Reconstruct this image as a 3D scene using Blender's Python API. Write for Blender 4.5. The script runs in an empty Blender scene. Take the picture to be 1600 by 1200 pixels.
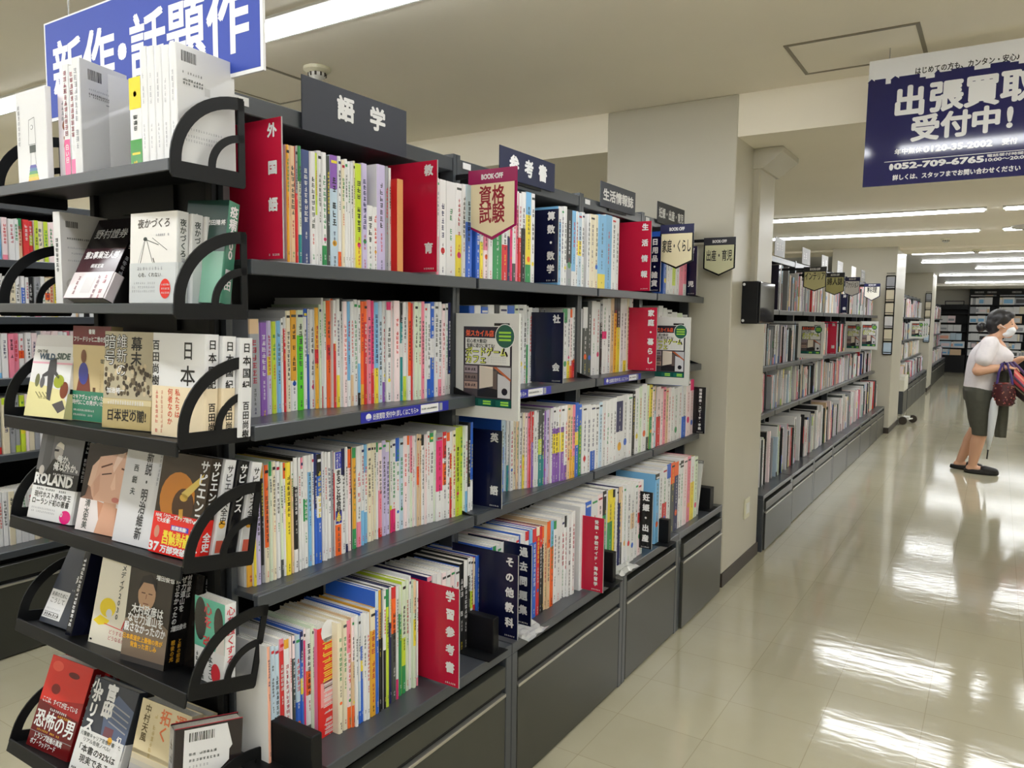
import bpy, bmesh, math, random
from math import sin, cos, pi, radians as rad
from mathutils import Vector, Matrix

SC = bpy.context.scene
COL = SC.collection
# ------------------------------------------------------------------ camera
CAMZ = 1.45
cd = bpy.data.cameras.new('camera')
cam = bpy.data.objects.new('camera', cd)
COL.objects.link(cam)
SC.camera = cam
cd.sensor_fit = 'HORIZONTAL'
cd.sensor_width = 36.0
cd.lens = 26.681
cd.clip_start = 0.02
_yaw, _pit, _rol = rad(32.495), rad(-5.0874), rad(-0.664)
_f = Vector((cos(_pit)*cos(_yaw), cos(_pit)*sin(_yaw), sin(_pit)))
_r = Vector((sin(_yaw), -cos(_yaw), 0))
_d = _f.cross(_r)
_r2 = cos(_rol)*_r + sin(_rol)*_d
_d2 = -sin(_rol)*_r + cos(_rol)*_d
cam.matrix_world = Matrix(((_r2.x, -_d2.x, -_f.x, 0), (_r2.y, -_d2.y, -_f.y, 0), (_r2.z, -_d2.z, -_f.z, CAMZ), (0, 0, 0, 1)))
# ------------------------------------------------------------------ world and exposure
w = bpy.data.worlds.new('world')
SC.world = w
w.use_nodes = True
w.node_tree.nodes['Background'].inputs[0].default_value = (0.9, 0.95, 1.0, 1)
w.node_tree.nodes['Background'].inputs[1].default_value = 0.05
SC.view_settings.view_transform = 'Standard'
SC.view_settings.look = 'None'
SC.view_settings.gamma = 1
SC.view_settings.use_curve_mapping = False
SC.view_settings.exposure = 0.32
SC.cycles.use_denoising = True
SC.cycles.max_bounces = 8
SC.cycles.diffuse_bounces = 4
SC.cycles.glossy_bounces = 4
SC.cycles.sample_clamp_indirect = 6.0
LAMP = 20.0          # emission of the ceiling tubes
# ceiling tubes run across the aisles: (x, z of the ceiling, [(y0, y1), ...])
ZC1, ZC2, ZC3 = 2.60, 2.385, 2.44
TUBES = [(-1.75, ZC1, [(-3.4, -1.2), (-1.1, 1.9), (2.0, 5.0), (5.1, 7.6)]),
         (0.25, ZC1, [(-3.4, -1.2), (-1.1, 1.9), (2.0, 5.0), (5.1, 7.6)]),
         (2.15, ZC1, [(-3.4, -1.7), (-1.6, 0.57), (0.70, 3.3), (3.34, 5.4), (5.5, 7.6)]),
         (7.45, ZC2, [(-3.4, -1.1), (-1.0, 0.02), (0.13, 3.0), (3.1, 7.0)]),
         (9.10, ZC2, [(-3.4, -1.1), (-1.0, 0.02), (0.20, 3.0), (3.1, 7.0)]),
         (12.6, ZC3, [(-3.4, -1.1), (-1.05, 1.13)]),
         (14.5, ZC3, [(-3.4, -1.1), (-1.05, 1.15)]),
         (16.45, ZC3, [(-3.4, -1.1), (-1.05, 0.42)]),
         (18.7, ZC3, [(-3.4, -1.1), (-1.05, 1.13)]),
         (22.3, ZC3, [(-3.4, -1.1), (-1.05, 1.2)])]

# ------------------------------------------------------------------ colours and materials
def lin(c):
    return tuple((v/255/12.92 if v/255 <= 0.04045 else ((v/255+0.055)/1.055)**2.4) for v in c)
PAL = {k: lin(v) for k, v in dict(
    w=(220, 220, 221), c=(224, 214, 188), g=(150, 152, 158), d=(66, 72, 70), k=(24, 24, 26), r=(203, 42, 45), o=(230, 98, 35),
    y=(226, 206, 60), m=(221, 164, 48), l=(187, 207, 55), n=(45, 140, 80), N=(88, 200, 40), t=(28, 130, 132), s=(118, 176, 218),
    S=(184, 205, 221), b=(44, 96, 195), v=(26, 30, 84), q=(60, 76, 124), p=(226, 130, 152), f=(218, 45, 112), i=(234, 214, 217),
    u=(132, 86, 172), U=(192, 182, 217), e=(216, 186, 150), a=(206, 219, 196), P=(236, 172, 147), R=(168, 24, 54), W=(214, 214, 215),
    B=(30, 30, 32), Z=(52, 84, 182), O=(120, 28, 40), G=(110, 178, 150), H=(40, 70, 62), A=(185, 165, 120), M=(140, 20, 78)).items()}
CNAME = dict(w='white', c='cream', g='grey', d='dark grey', k='black', r='red', o='orange', y='yellow', m='amber', l='lime green', n='green',
             N='bright green', t='teal', s='sky blue', S='pale blue', b='blue', v='navy', q='slate blue', p='pink', f='magenta', i='pale pink',
             u='purple', U='lavender', e='tan', a='pale mint', P='salmon')
DARK = set('kdvqbtunroRfO')

def material(name, color, rough=0.5, metal=0.0, emit=0.0, noise=0.0, nscale=40.0, attr=False, coat=0.0, spec=0.5):
    m = bpy.data.materials.new(name)
    m.use_nodes = True
    nt = m.node_tree
    b = nt.nodes['Principled BSDF']
    b.inputs['Roughness'].default_value = rough
    b.inputs['Metallic'].default_value = metal
    b.inputs['Specular IOR Level'].default_value = spec
    if coat:
        b.inputs['Coat Weight'].default_value = coat
        b.inputs['Coat Roughness'].default_value = 0.06
    if attr:
        a = nt.nodes.new('ShaderNodeVertexColor')
        a.layer_name = 'Col'
        nt.links.new(a.outputs['Color'], b.inputs['Base Color'])
    elif noise:
        tc = nt.nodes.new('ShaderNodeTexCoord')
        n = nt.nodes.new('ShaderNodeTexNoise')
        n.inputs['Scale'].default_value = nscale
        n.inputs['Detail'].default_value = 4
        r = nt.nodes.new('ShaderNodeValToRGB')
        r.color_ramp.elements[0].position = 0.3
        r.color_ramp.elements[1].position = 0.7
        r.color_ramp.elements[0].color = (*[c*(1-noise) for c in color], 1)
        r.color_ramp.elements[1].color = (*[min(1, c*(1+noise)) for c in color], 1)
        nt.links.new(tc.outputs['Object'], n.inputs['Vector'])
        nt.links.new(n.outputs['Fac'], r.inputs['Fac'])
        nt.links.new(r.outputs['Color'], b.inputs['Base Color'])
    else:
        b.inputs['Base Color'].default_value = (*color, 1)
    if emit:
        b.inputs['Emission Color'].default_value = (0.955, 0.98, 1.0, 1)
        b.inputs['Emission Strength'].default_value = emit
    return m

M = {}
M['print'] = material('printed_paper', (1, 1, 1), 0.38, attr=True)
M['gloss'] = material('glossy_print', (1, 1, 1), 0.2, attr=True, spec=0.45)
M['sheet'] = material('glossy_sign_sheet', (1, 1, 1), 0.07, attr=True)
M['matt'] = material('matt_print', (1, 1, 1), 0.6, attr=True)
M['pages'] = material('book_pages', lin((214, 210, 200)), 0.9, noise=0.12, nscale=300)
M['metal'] = material('grey_steel', lin((63, 67, 72)), 0.28, noise=0.05, nscale=6)
M['front'] = material('drawer_steel', lin((54, 55, 50)), 0.30, noise=0.06, nscale=3)
M['black'] = material('black_steel', lin((14, 15, 17)), 0.48, noise=0.1, nscale=8, spec=0.25)
M['dark'] = material('dark_gap', lin((18, 18, 18)), 0.8)
M['handle'] = material('satin_handle', lin((190, 188, 180)), 0.28, metal=0.8)
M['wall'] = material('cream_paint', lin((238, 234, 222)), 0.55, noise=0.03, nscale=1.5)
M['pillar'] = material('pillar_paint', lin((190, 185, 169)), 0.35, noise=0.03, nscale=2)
M['ceil'] = material('ceiling_board', lin((247, 240, 224)), 0.8, noise=0.03, nscale=0.8)
M['ceil3'] = material('far_ceiling_board', lin((214, 214, 216)), 0.3, noise=0.03, nscale=0.8)
M['base'] = material('vinyl_baseboard', lin((52, 44, 36)), 0.5)
M['lamp'] = material('tube_diffuser', (1, 1, 1), 0.5, emit=LAMP)
M['fixture'] = material('fixture_paint', lin((205, 203, 196)), 0.5)
M['white'] = material('white_plastic', lin((225, 224, 218)), 0.3)
M['ivory'] = material('ivory_plastic', lin((216, 212, 186)), 0.4)
M['acryl'] = material('acrylic_frame', lin((205, 206, 202)), 0.18)
M['glass'] = material('dark_glass', (0.012, 0.012, 0.014), 0.05)
M['cable'] = material('wire', lin((150, 150, 148)), 0.4, metal=0.6)

def floor_material():
    m = bpy.data.materials.new('vinyl_tile')
    m.use_nodes = True
    nt = m.node_tree
    b = nt.nodes['Principled BSDF']
    L = nt.links.new
    tc = nt.nodes.new('ShaderNodeTexCoord')
    mp = nt.nodes.new('ShaderNodeMapping')
    mp.inputs['Location'].default_value = (0.063, -0.145, 0)
    L(tc.outputs['Object'], mp.inputs['Vector'])
    br = nt.nodes.new('ShaderNodeTexBrick')
    br.offset = 0.0
    br.inputs['Scale'].default_value = 1.0
    br.inputs['Mortar Size'].default_value = 0.0014
    br.inputs['Mortar Smooth'].default_value = 0.2
    br.inputs['Brick Width'].default_value = 0.317
    br.inputs['Row Height'].default_value = 0.317
    c = lin((180, 174, 150))
    br.inputs['Color1'].default_value = (*c, 1)
    br.inputs['Color2'].default_value = (*[v*0.95 for v in c], 1)
    br.inputs['Mortar'].default_value = (*lin((158, 151, 126)), 1)
    L(mp.outputs['Vector'], br.inputs['Vector'])
    n = nt.nodes.new('ShaderNodeTexNoise')
    n.inputs['Scale'].default_value = 2.2
    n.inputs['Detail'].default_value = 5
    L(tc.outputs['Object'], n.inputs['Vector'])
    mx = nt.nodes.new('ShaderNodeMix')
    mx.data_type = 'RGBA'
    mx.blend_type = 'MULTIPLY'
    mx.inputs['Factor'].default_value = 0.35
    cr = nt.nodes.new('ShaderNodeValToRGB')
    cr.color_ramp.elements[0].position = 0.35
    cr.color_ramp.elements[0].color = (0.8, 0.77, 0.7, 1)
    cr.color_ramp.elements[1].position = 0.65
    L(n.outputs['Fac'], cr.inputs['Fac'])
    L(br.outputs['Color'], mx.inputs['A'])
    L(cr.outputs['Color'], mx.inputs['B'])
    L(mx.outputs['Result'], b.inputs['Base Color'])
    b.inputs['Roughness'].default_value = 0.09
    b.inputs['Specular IOR Level'].default_value = 0.62
    # waxed surface: shallow ripples, longer across the aisle than along it
    mp2 = nt.nodes.new('ShaderNodeMapping')
    mp2.inputs['Scale'].default_value = (13.0, 4.0, 1)
    L(tc.outputs['Object'], mp2.inputs['Vector'])
    n2 = nt.nodes.new('ShaderNodeTexNoise')
    n2.inputs['Scale'].default_value = 1.6
    n2.inputs['Detail'].default_value = 2.5
    L(mp2.outputs['Vector'], n2.inputs['Vector'])
    bp = nt.nodes.new('ShaderNodeBump')
    bp.inputs['Strength'].default_value = 0.13
    bp.inputs['Distance'].default_value = 0.0045
    L(n2.outputs['Fac'], bp.inputs['Height'])
    L(bp.outputs['Normal'], b.inputs['Normal'])
    return m
M['floor'] = floor_material()

# ------------------------------------------------------------------ mesh building
BUILT = {}
class MB:
    """Collects coloured polygons and links them as one mesh object."""
    def __init__(self):
        self.v, self.f, self.c, self.m, self.smooth = [], [], [], [], False
        self.mats = []
    def mi(self, mat):
        if mat not in self.mats:
            self.mats.append(mat)
        return self.mats.index(mat)
    def poly(self, pts, col=(1, 1, 1), mat='print'):
        i = len(self.v)
        self.v.extend(tuple(p) for p in pts)
        self.f.append(tuple(range(i, i+len(pts))))
        self.c.append(col)
        self.m.append(self.mi(mat))
    def mesh(self, vs, fs, col=(1, 1, 1), mat='print'):
        i = len(self.v)
        self.v.extend(tuple(p) for p in vs)
        k = self.mi(mat)
        for f in fs:
            self.f.append(tuple(j+i for j in f))
            self.c.append(col)
            self.m.append(k)
    def box(self, a, b, col=(1, 1, 1), mat='print', skip=''):
        (x0, y0, z0), (x1, y1, z1) = a, b
        vs = [(x0, y0, z0), (x1, y0, z0), (x1, y1, z0), (x0, y1, z0), (x0, y0, z1), (x1, y0, z1), (x1, y1, z1), (x0, y1, z1)]
        fs = [('d', (0, 3, 2, 1)), ('u', (4, 5, 6, 7)), ('f', (0, 1, 5, 4)), ('r', (1, 2, 6, 5)), ('b', (2, 3, 7, 6)), ('l', (3, 0, 4, 7))]
        self.mesh(vs, [f for k, f in fs if k not in skip], col, mat)
    def prism(self, pts, axis, a, b, col=(1, 1, 1), mat='print'):
        """Extrude a 2-D polygon along an axis ('x': pts are (y,z); 'y': (x,z); 'z': (x,y))."""
        def P(p, t):
            return (t, p[0], p[1]) if axis == 'x' else (p[0], t, p[1]) if axis == 'y' else (p[0], p[1], t)
        n = len(pts)
        vs = [P(p, a) for p in pts] + [P(p, b) for p in pts]
        fs = [tuple(range(n))[::-1], tuple(range(n, 2*n))] + [(i, (i+1) % n, n+(i+1) % n, n+i) for i in range(n)]
        self.mesh(vs, fs, col, mat)
    def tube(self, pts, r, n=8, col=(1, 1, 1), mat='print'):
        pts = [Vector(p) for p in pts]
        rs = r if isinstance(r, (list, tuple)) else [r]*len(pts)
        vs, fs = [], []
        for i, p in enumerate(pts):
            t = (pts[min(i+1, len(pts)-1)]-pts[max(i-1, 0)]).normalized()
            u = t.orthogonal().normalized() if i == 0 else (u-t*u.dot(t)).normalized()
            wv = t.cross(u)
            vs += [p+rs[i]*(cos(2*pi*k/n)*u+sin(2*pi*k/n)*wv) for k in range(n)]
        for i in range(len(pts)-1):
            fs += [(i*n+k, i*n+(k+1) % n, (i+1)*n+(k+1) % n, (i+1)*n+k) for k in range(n)]
        fs += [tuple(range(n))[::-1], tuple(range((len(pts)-1)*n, len(pts)*n))]
        self.mesh(vs, fs, col, mat)
    def ell(self, c, r, n=12, k=8, col=(1, 1, 1), mat='print', rot=None):
        vs, fs = [], []
        R = rot or Matrix.Identity(3)
        for i in range(k+1):
            th = pi*i/k
            for j in range(n):
                ph = 2*pi*j/n
                vs.append(Vector(c)+R @ Vector((r[0]*sin(th)*cos(ph), r[1]*sin(th)*sin(ph), r[2]*cos(th))))
        for i in range(k):
            for j in range(n):
                fs.append((i*n+j, (i+1)*n+j, (i+1)*n+(j+1) % n, i*n+(j+1) % n))
        self.mesh(vs, fs, col, mat)
    def cap(self, a, b, ra, rb, n=12, flat=None):
        """Tapered limb with round ends; flat = (direction, factor) squashes the section."""
        a, b = Vector(a), Vector(b)
        t = (b-a).normalized()
        u = t.orthogonal().normalized()
        wv = t.cross(u)
        rows = []
        for i in range(4):
            th = pi/2*(i/4)
            rows.append((a-t*ra*cos(th), ra*sin(th) if i else ra*0.02))
        for i in range(6):
            s = i/5
            rows.append((a+(b-a)*s, ra+(rb-ra)*s))
        for i in range(1, 5):
            th = pi/2*(i/4)
            rows.append((b+t*rb*sin(th), rb*cos(th) if i < 4 else rb*0.02))
        vs, fs = [], []
        for c, r in rows:
            for k in range(n):
                o = r*(cos(2*pi*k/n)*u+sin(2*pi*k/n)*wv)
                if flat:
                    d = Vector(flat[0]).normalized()
                    o += d*o.dot(d)*(flat[1]-1)
                vs.append(c+o)
        for i in range(len(rows)-1):
            fs += [(i*n+k, i*n+(k+1) % n, (i+1)*n+(k+1) % n, (i+1)*n+k) for k in range(n)]
        fs += [tuple(range(n))[::-1], tuple(range((len(rows)-1)*n, len(rows)*n))]
        self.mesh(vs, fs)
    def loft(self, rings):
        """rings: lists of equally many points, closed at both ends."""
        n = len(rings[0])
        vs = [p for r in rings for p in r]
        fs = []
        for i in range(len(rings)-1):
            fs += [(i*n+k, i*n+(k+1) % n, (i+1)*n+(k+1) % n, (i+1)*n+k) for k in range(n)]
        fs += [tuple(range(n))[::-1], tuple(range((len(rings)-1)*n, len(rings)*n))]
        self.mesh(vs, fs)
    def data(self, name):
        me = bpy.data.meshes.new(name)
        me.from_pydata(self.v, [], self.f)
        if self.f:
            me.polygons.foreach_set('material_index', self.m)
            at = me.color_attributes.new('Col', 'FLOAT_COLOR', 'CORNER')
            buf = []
            for f, c in zip(self.f, self.c):
                buf.extend((c[0], c[1], c[2], 1.0)*len(f))
            at.data.foreach_set('color', buf)
            if self.smooth:
                me.polygons.foreach_set('use_smooth', [True]*len(self.f))
        for k in self.mats:
            me.materials.append(M[k])
        me.update()
        return me
    def build(self, name, parent=None, loc=None, rot=None):
        o = bpy.data.objects.new(name, self.data(name))
        COL.objects.link(o)
        BUILT[o.name] = self
        if parent:
            o.parent = parent
        if loc:
            o.location = loc
        if rot:
            o.rotation_euler = rot
        return o

def tag(o, label, cat=None, group=None, kind=None):
    o['label'] = label
    if cat:
        o['category'] = cat
    if group:
        o['group'] = group
    if kind:
        o['kind'] = kind
    return o
def empty(name, loc=(0, 0, 0), rot=(0, 0, 0)):
    o = bpy.data.objects.new(name, None)
    COL.objects.link(o)
    o.location = loc
    o.rotation_euler = rot
    o.empty_display_size = 0.05
    return o
def bevel(o, wd=0.002, seg=2):
    m = o.modifiers.new('bevel', 'BEVEL')
    m.width = wd
    m.segments = seg
    m.limit_method = 'ANGLE'
    return o
def remeshed(mb, name, voxel, smooth, mat, parent=None, iters=6):
    """One continuous surface from overlapping solids."""
    tmp = bpy.data.objects.new('tmp', mb.data('tmp'))
    COL.objects.link(tmp)
    r = tmp.modifiers.new('r', 'REMESH')
    r.mode = 'VOXEL'
    r.voxel_size = voxel
    s = tmp.modifiers.new('s', 'SMOOTH')
    s.factor = smooth
    s.iterations = iters
    dg = bpy.context.evaluated_depsgraph_get()
    dg.update()
    me = bpy.data.meshes.new_from_object(tmp.evaluated_get(dg))
    bpy.data.objects.remove(tmp)
    me.name = name
    me.materials.clear()
    me.materials.append(M[mat])
    me.polygons.foreach_set('use_smooth', [True]*len(me.polygons))
    me.polygons.foreach_set('material_index', [0]*len(me.polygons))
    o = bpy.data.objects.new(name, me)
    COL.objects.link(o)
    if parent:
        o.parent = parent
    return o

# ------------------------------------------------------------------ writing
_glyphs = {}
def glyph(s):
    k = s
    if k not in _glyphs:
        c = bpy.data.curves.new('g', 'FONT')
        c.body = s
        c.resolution_u = 2
        o = bpy.data.objects.new('g', c)
        COL.objects.link(o)
        dg = bpy.context.evaluated_depsgraph_get()
        dg.update()
        ev = o.evaluated_get(dg)
        me = ev.to_mesh()
        vs = [(v.co.x, v.co.y) for v in me.vertices]
        fs = [tuple(p.vertices) for p in me.polygons]
        ev.to_mesh_clear()
        bpy.data.objects.remove(o)
        bpy.data.curves.remove(c)
        xs = [v[0] for v in vs] or [0, 1]
        _glyphs[k] = (vs, fs, min(xs), max(xs))
    return _glyphs[k]

class Surf:
    """Flat artwork on a face of a thing: coordinates (x, y) in metres on the face."""
    def __init__(self, mb, o, u, v, mat='print', step=0.0003):
        self.mb, self.o, self.u, self.v = mb, Vector(o), Vector(u), Vector(v)
        self.n = self.u.cross(self.v)
        self.mat, self.step = mat, step
    def P(self, x, y, k):
        return self.o+self.u*x+self.v*y+self.n*(k*self.step)
    def poly(self, pts, col, k=1):
        self.mb.poly([self.P(x, y, k) for x, y in pts], PAL.get(col, col) if isinstance(col, str) else col, self.mat)
    def rect(self, x0, y0, x1, y1, col, k=1):
        self.poly([(x0, y0), (x1, y0), (x1, y1), (x0, y1)], col, k)
    def disc(self, cx, cy, rx, col, k=1, ry=None, n=20):
        ry = ry or rx
        self.poly([(cx+rx*cos(2*pi*i/n), cy+ry*sin(2*pi*i/n)) for i in range(n)], col, k)
    def line(self, x0, y0, x1, y1, wd, col, k=1):
        dx, dy = x1-x0, y1-y0
        l = math.hypot(dx, dy) or 1
        nx, ny = -dy/l*wd/2, dx/l*wd/2
        self.poly([(x0+nx, y0+ny), (x0-nx, y0-ny), (x1-nx, y1-ny), (x1+nx, y1+ny)], col, k)
    def stamp(self, vs, fs, f, k, c, b):
        """Lay one glyph down, thickened by repeating it a little to every side."""
        if b < .006:
            offs = [(0, 0)]
        elif b < .03:
            offs = [(b*.8, b*.8), (-b*.8, b*.8), (-b*.8, -b*.8), (b*.8, -b*.8)]
        else:
            offs = [(b*cos(pi*i/4), b*sin(pi*i/4)) for i in range(8)]+[(0, 0)]
        for i, (dx, dy) in enumerate(offs):
            self.mb.mesh([self.P(*f(p+dx, q+dy), k+i*.02) for p, q in vs], fs, c, self.mat)
    def text(self, s, x, y, h, col, k=2, w=None, bold=0.02, align='l', vert=False, slant=0.0, gap=1.0, sx=1.0):
        """h: em height; w: fit to this width; vert: one character under another from y down."""
        c = PAL[col] if isinstance(col, str) else col
        if vert:
            yy = y
            for ch in s:
                if ch != ' ':
                    rot = ch in 'ー〜'
                    vs, fs, a, b = glyph(ch)
                    m = (a+b)/2
                    if rot:
                        self.stamp(vs, fs, lambda p, q: (x+(q-0.36)*h, yy-0.5*h-(p-m)*h), k, c, bold)
                    else:
                        self.stamp(vs, fs, lambda p, q: (x+(p-m)*h*sx, yy-0.86*h+q*h), k, c, bold)
                yy -= h*gap
            return
        vs, fs, a, b = glyph(s)
        kx = h if w is None else w/max(b-a, 1e-3)
        kx *= sx
        x0 = x if align == 'l' else x-(b-a)*kx/2
        self.stamp(vs, fs, lambda p, q: (x0+(p-a)*kx+slant*q*h, y+q*h), k, c, bold)
    def marks(self, x, y, wd, n, h, col, k=2, rnd=random, vert=True, fill=0.8):
        """Print too small to read: a column (or line) of small strokes."""
        c = PAL[col] if isinstance(col, str) else col
        for i in range(n):
            cx, cy = (x, y-(i+0.5)*h) if vert else (x+(i+0.5)*h, y)
            if rnd.random() < 0.06:
                continue
            a, b = wd*fill/2, h*fill/2
            t = min(wd, h)*0.15
            for j in range(rnd.choice((2, 3, 3))):
                yy = cy-b+(j+0.5)*2*b/3+rnd.uniform(-.1, .1)*b
                s = a*rnd.uniform(.55, 1)
                self.rect(cx-s, yy-t/2, cx+s, yy+t/2, c, k)
            for j in range(rnd.choice((1, 1, 2))):
                xx = cx+rnd.uniform(-.8, .8)*a
                self.rect(xx-t/2, cy-b*rnd.uniform(.5, 1), xx+t/2, cy+b, c, k)
    def barcode(self, x, y, wd, h, col='k', k=2, rnd=random):
        xx = x
        while xx < x+wd:
            t = rnd.uniform(.015, .05)*wd
            self.rect(xx, y, min(xx+t, x+wd), y+h, col, k)
            xx += t+rnd.uniform(.02, .05)*wd

# ================================================================== the room
def struct(name, mb, label):
    return tag(mb.build(name), label, kind='structure')
X0, X1, Y0, Y1 = -3.5, 25.9, -3.6, 7.9
mb = MB(); mb.box((X0, Y0, -0.1), (X1, Y1, 0), mat='floor'); struct('floor', mb, 'glossy cream vinyl tile floor of the shop')
mb = MB(); mb.box((X0, Y0, ZC1), (4.0, Y1, 2.75), mat='ceil'); struct('ceiling', mb, 'beige board ceiling over the near shelves')
mb = MB(); mb.box((4.0, Y0, ZC2), (11.2, Y1, 2.75), mat='ceil'); struct('ceiling', mb, 'lower beige ceiling past the first pillar')
mb = MB(); mb.box((11.2, Y0, ZC3), (X1, Y1, 2.75), mat='ceil3'); struct('ceiling', mb, 'pale grey shiny ceiling at the far end')
mb = MB(); mb.box((11.0, Y0, 2.36), (11.75, Y1, 2.6), mat='ceil'); struct('beam', mb, 'beige downstand beam by the second pillar')
mb = MB(); mb.box((22.9, Y0, 2.37), (X1, Y1, 2.6), mat='wall'); struct('beam', mb, 'cream bulkhead above the back wall')
mb = MB(); mb.box((X1, Y0, 0), (X1+.1, Y1, 2.75), mat='wall'); struct('wall_back', mb, 'cream back wall of the shop')
mb = MB(); mb.box((X0-.1, Y0, 0), (X0, Y1, 2.75), mat='wall'); struct('wall_front', mb, 'cream wall behind the viewer')
mb = MB(); mb.box((X0, Y1, 0), (X1, Y1+.1, 2.75), mat='wall'); struct('wall_left', mb, 'cream side wall beyond the second aisle')
mb = MB(); mb.box((X0, Y0-.1, 0), (X1, Y0, 2.75), mat='wall'); struct('wall_right', mb, 'cream side wall beyond the main aisle')

def pillar(x0, x1, y0, y1, zt, which):
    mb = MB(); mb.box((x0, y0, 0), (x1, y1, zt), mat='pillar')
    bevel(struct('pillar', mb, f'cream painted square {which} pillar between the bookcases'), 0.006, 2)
    mb = MB()
    e = 0.008
    mb.box((x0-e, y0-e, 0), (x1+e, y0, 0.075), mat='base')
    mb.box((x0-e, y1, 0), (x1+e, y1+e, 0.075), mat='base')
    mb.box((x0-e, y0, 0), (x0, y1, 0.075), mat='base')
    mb.box((x1, y0, 0), (x1+e, y1, 0.075), mat='base')
    struct('baseboard', mb, f'dark vinyl skirting around the {which} pillar')
pillar(3.994, 4.70, 1.186, 1.922, ZC1, 'nearest')
pillar(10.79, 11.87, 1.118, 1.89, ZC3, 'second')
pillar(17.78, 18.87, 1.165, 1.9, ZC3, 'third')

# ------------------------------------------------------------------ ceiling fittings
def tube_light(x, z, y0, y1, label):
    t = empty('ceiling_light', (x, (y0+y1)/2, z))
    tag(t, label, 'light', 'ceiling tube lights')
    h = (y1-y0)/2
    mb = MB()
    mb.box((-0.088, -h, -0.010), (-0.064, h, 0.0), mat='fixture')
    mb.box((0.064, -h, -0.010), (0.088, h, 0.0), mat='fixture')
    mb.box((-0.064, -h, -0.012), (0.064, -h+0.02, 0.0), mat='fixture')
    mb.box((-0.064, h-0.02, -0.012), (0.064, h, 0.0), mat='fixture')
    mb.build('frame', t)
    mb = MB()
    mb.prism([(-0.064, -0.001), (-0.064, -0.012), (-0.052, -0.022), (0.052, -0.022), (0.064, -0.012), (0.064, -0.001)], 'y', -h+0.02, h-0.02, mat='lamp')
    mb.build('diffuser', t)
NTH = ['first', 'second', 'third', 'fourth', 'fifth', 'sixth', 'seventh', 'eighth', 'ninth', 'tenth', 'eleventh', 'twelfth', 'thirteenth', 'fourteenth', 'fifteenth',
       'sixteenth', 'seventeenth', 'eighteenth', 'nineteenth']
TENS = ['twent', 'thirt', 'fort', 'fift', 'sixt', 'sevent', 'eight']
def nth(i):
    """1 -> first"""
    if i < 20:
        return NTH[i-1]
    t, u = divmod(i, 10)
    return TENS[t-2]+'ieth' if u == 0 else TENS[t-2]+'y-'+NTH[u-1]
for i, (x, z, segs) in enumerate(TUBES):
    for j, (a, b) in enumerate(segs):
        tube_light(x, z, a, b, f'lit white ceiling tube, {nth(i+1)} row into the shop, {nth(len(segs)-j)} from the second aisle')

def detector(x, y, z, label, s=1.0):
    t = empty('smoke_detector', (x, y, z))
    tag(t, label, 'smoke detector', 'smoke detectors on the ceiling')
    mb = MB(); mb.tube([(0, 0, 0), (0, 0, -0.012*s), (0, 0, -0.022*s)], [0.055*s, 0.055*s, 0.04*s], 20, mat='ivory'); mb.build('base', t)
    mb = MB()
    mb.tube([(0, 0, -0.022*s), (0, 0, -0.034*s), (0, 0, -0.048*s)], [0.034*s, 0.034*s, 0.018*s], 16, mat='fixture')
    for k in range(10):
        a = 2*pi*k/10
        mb.box((0.034*s*cos(a)-.003*s, 0.034*s*sin(a)-.003*s, -0.036*s), (0.034*s*cos(a)+.003*s, 0.034*s*sin(a)+.003*s, -0.02*s), mat='base')
    mb.build('sensor_head', t)
detector(2.60, 2.76, ZC1, 'round smoke detector on the ceiling behind the language studies sign', 1.15)
detector(5.62, 0.66, ZC2, 'round smoke detector just past the hanging buyback sign')
detector(9.95, 0.55, ZC2, 'round smoke detector beyond the second row of lit tubes')
detector(11.35, 0.28, 2.36, 'small round smoke detector on the far beam')

def hatch(x0, x1, y0, y1, z, label):
    t = empty('ceiling_hatch', ((x0+x1)/2, (y0+y1)/2, z))
    tag(t, label, 'ceiling hatch')
    hx, hy = (x1-x0)/2, (y1-y0)/2
    mb = MB()
    fr = 0.016
    for a, b in (((-hx, -hy), (hx, -hy+fr)), ((-hx, hy-fr), (hx, hy)), ((-hx, -hy+fr), (-hx+fr, hy-fr)), ((hx-fr, -hy+fr), (hx, hy-fr))):
        mb.box((a[0], a[1], -0.004), (b[0], b[1], 0.0), lin((120, 112, 92)))
    mb.build('frame', t)
    mb = MB(); mb.box((-hx+fr, -hy+fr, -0.002), (hx-fr, hy-fr, 0.0), mat='ceil'); mb.build('panel', t)
hatch(3.40, 3.84, 0.32, 0.83, ZC1, 'square access hatch in the ceiling above the main aisle')
hatch(2.42, 2.93, 2.95, 3.40, ZC1, 'square access hatch in the ceiling behind the blue new releases sign')
t = empty('air_vent', (9.0, -0.25, ZC2)); tag(t, 'flat round air vent in the low ceiling between two tube rows', 'air vent')
mb = MB(); mb.tube([(0, 0, 0), (0, 0, -0.02), (0, 0, -0.03)], [0.2, 0.19, 0.12], 28, mat='fixture'); mb.build('rim', t)
mb = MB(); mb.tube([(0, 0, -0.03), (0, 0, -0.036)], [0.1, 0.09], 24, mat='cable'); mb.build('core', t)

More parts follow.
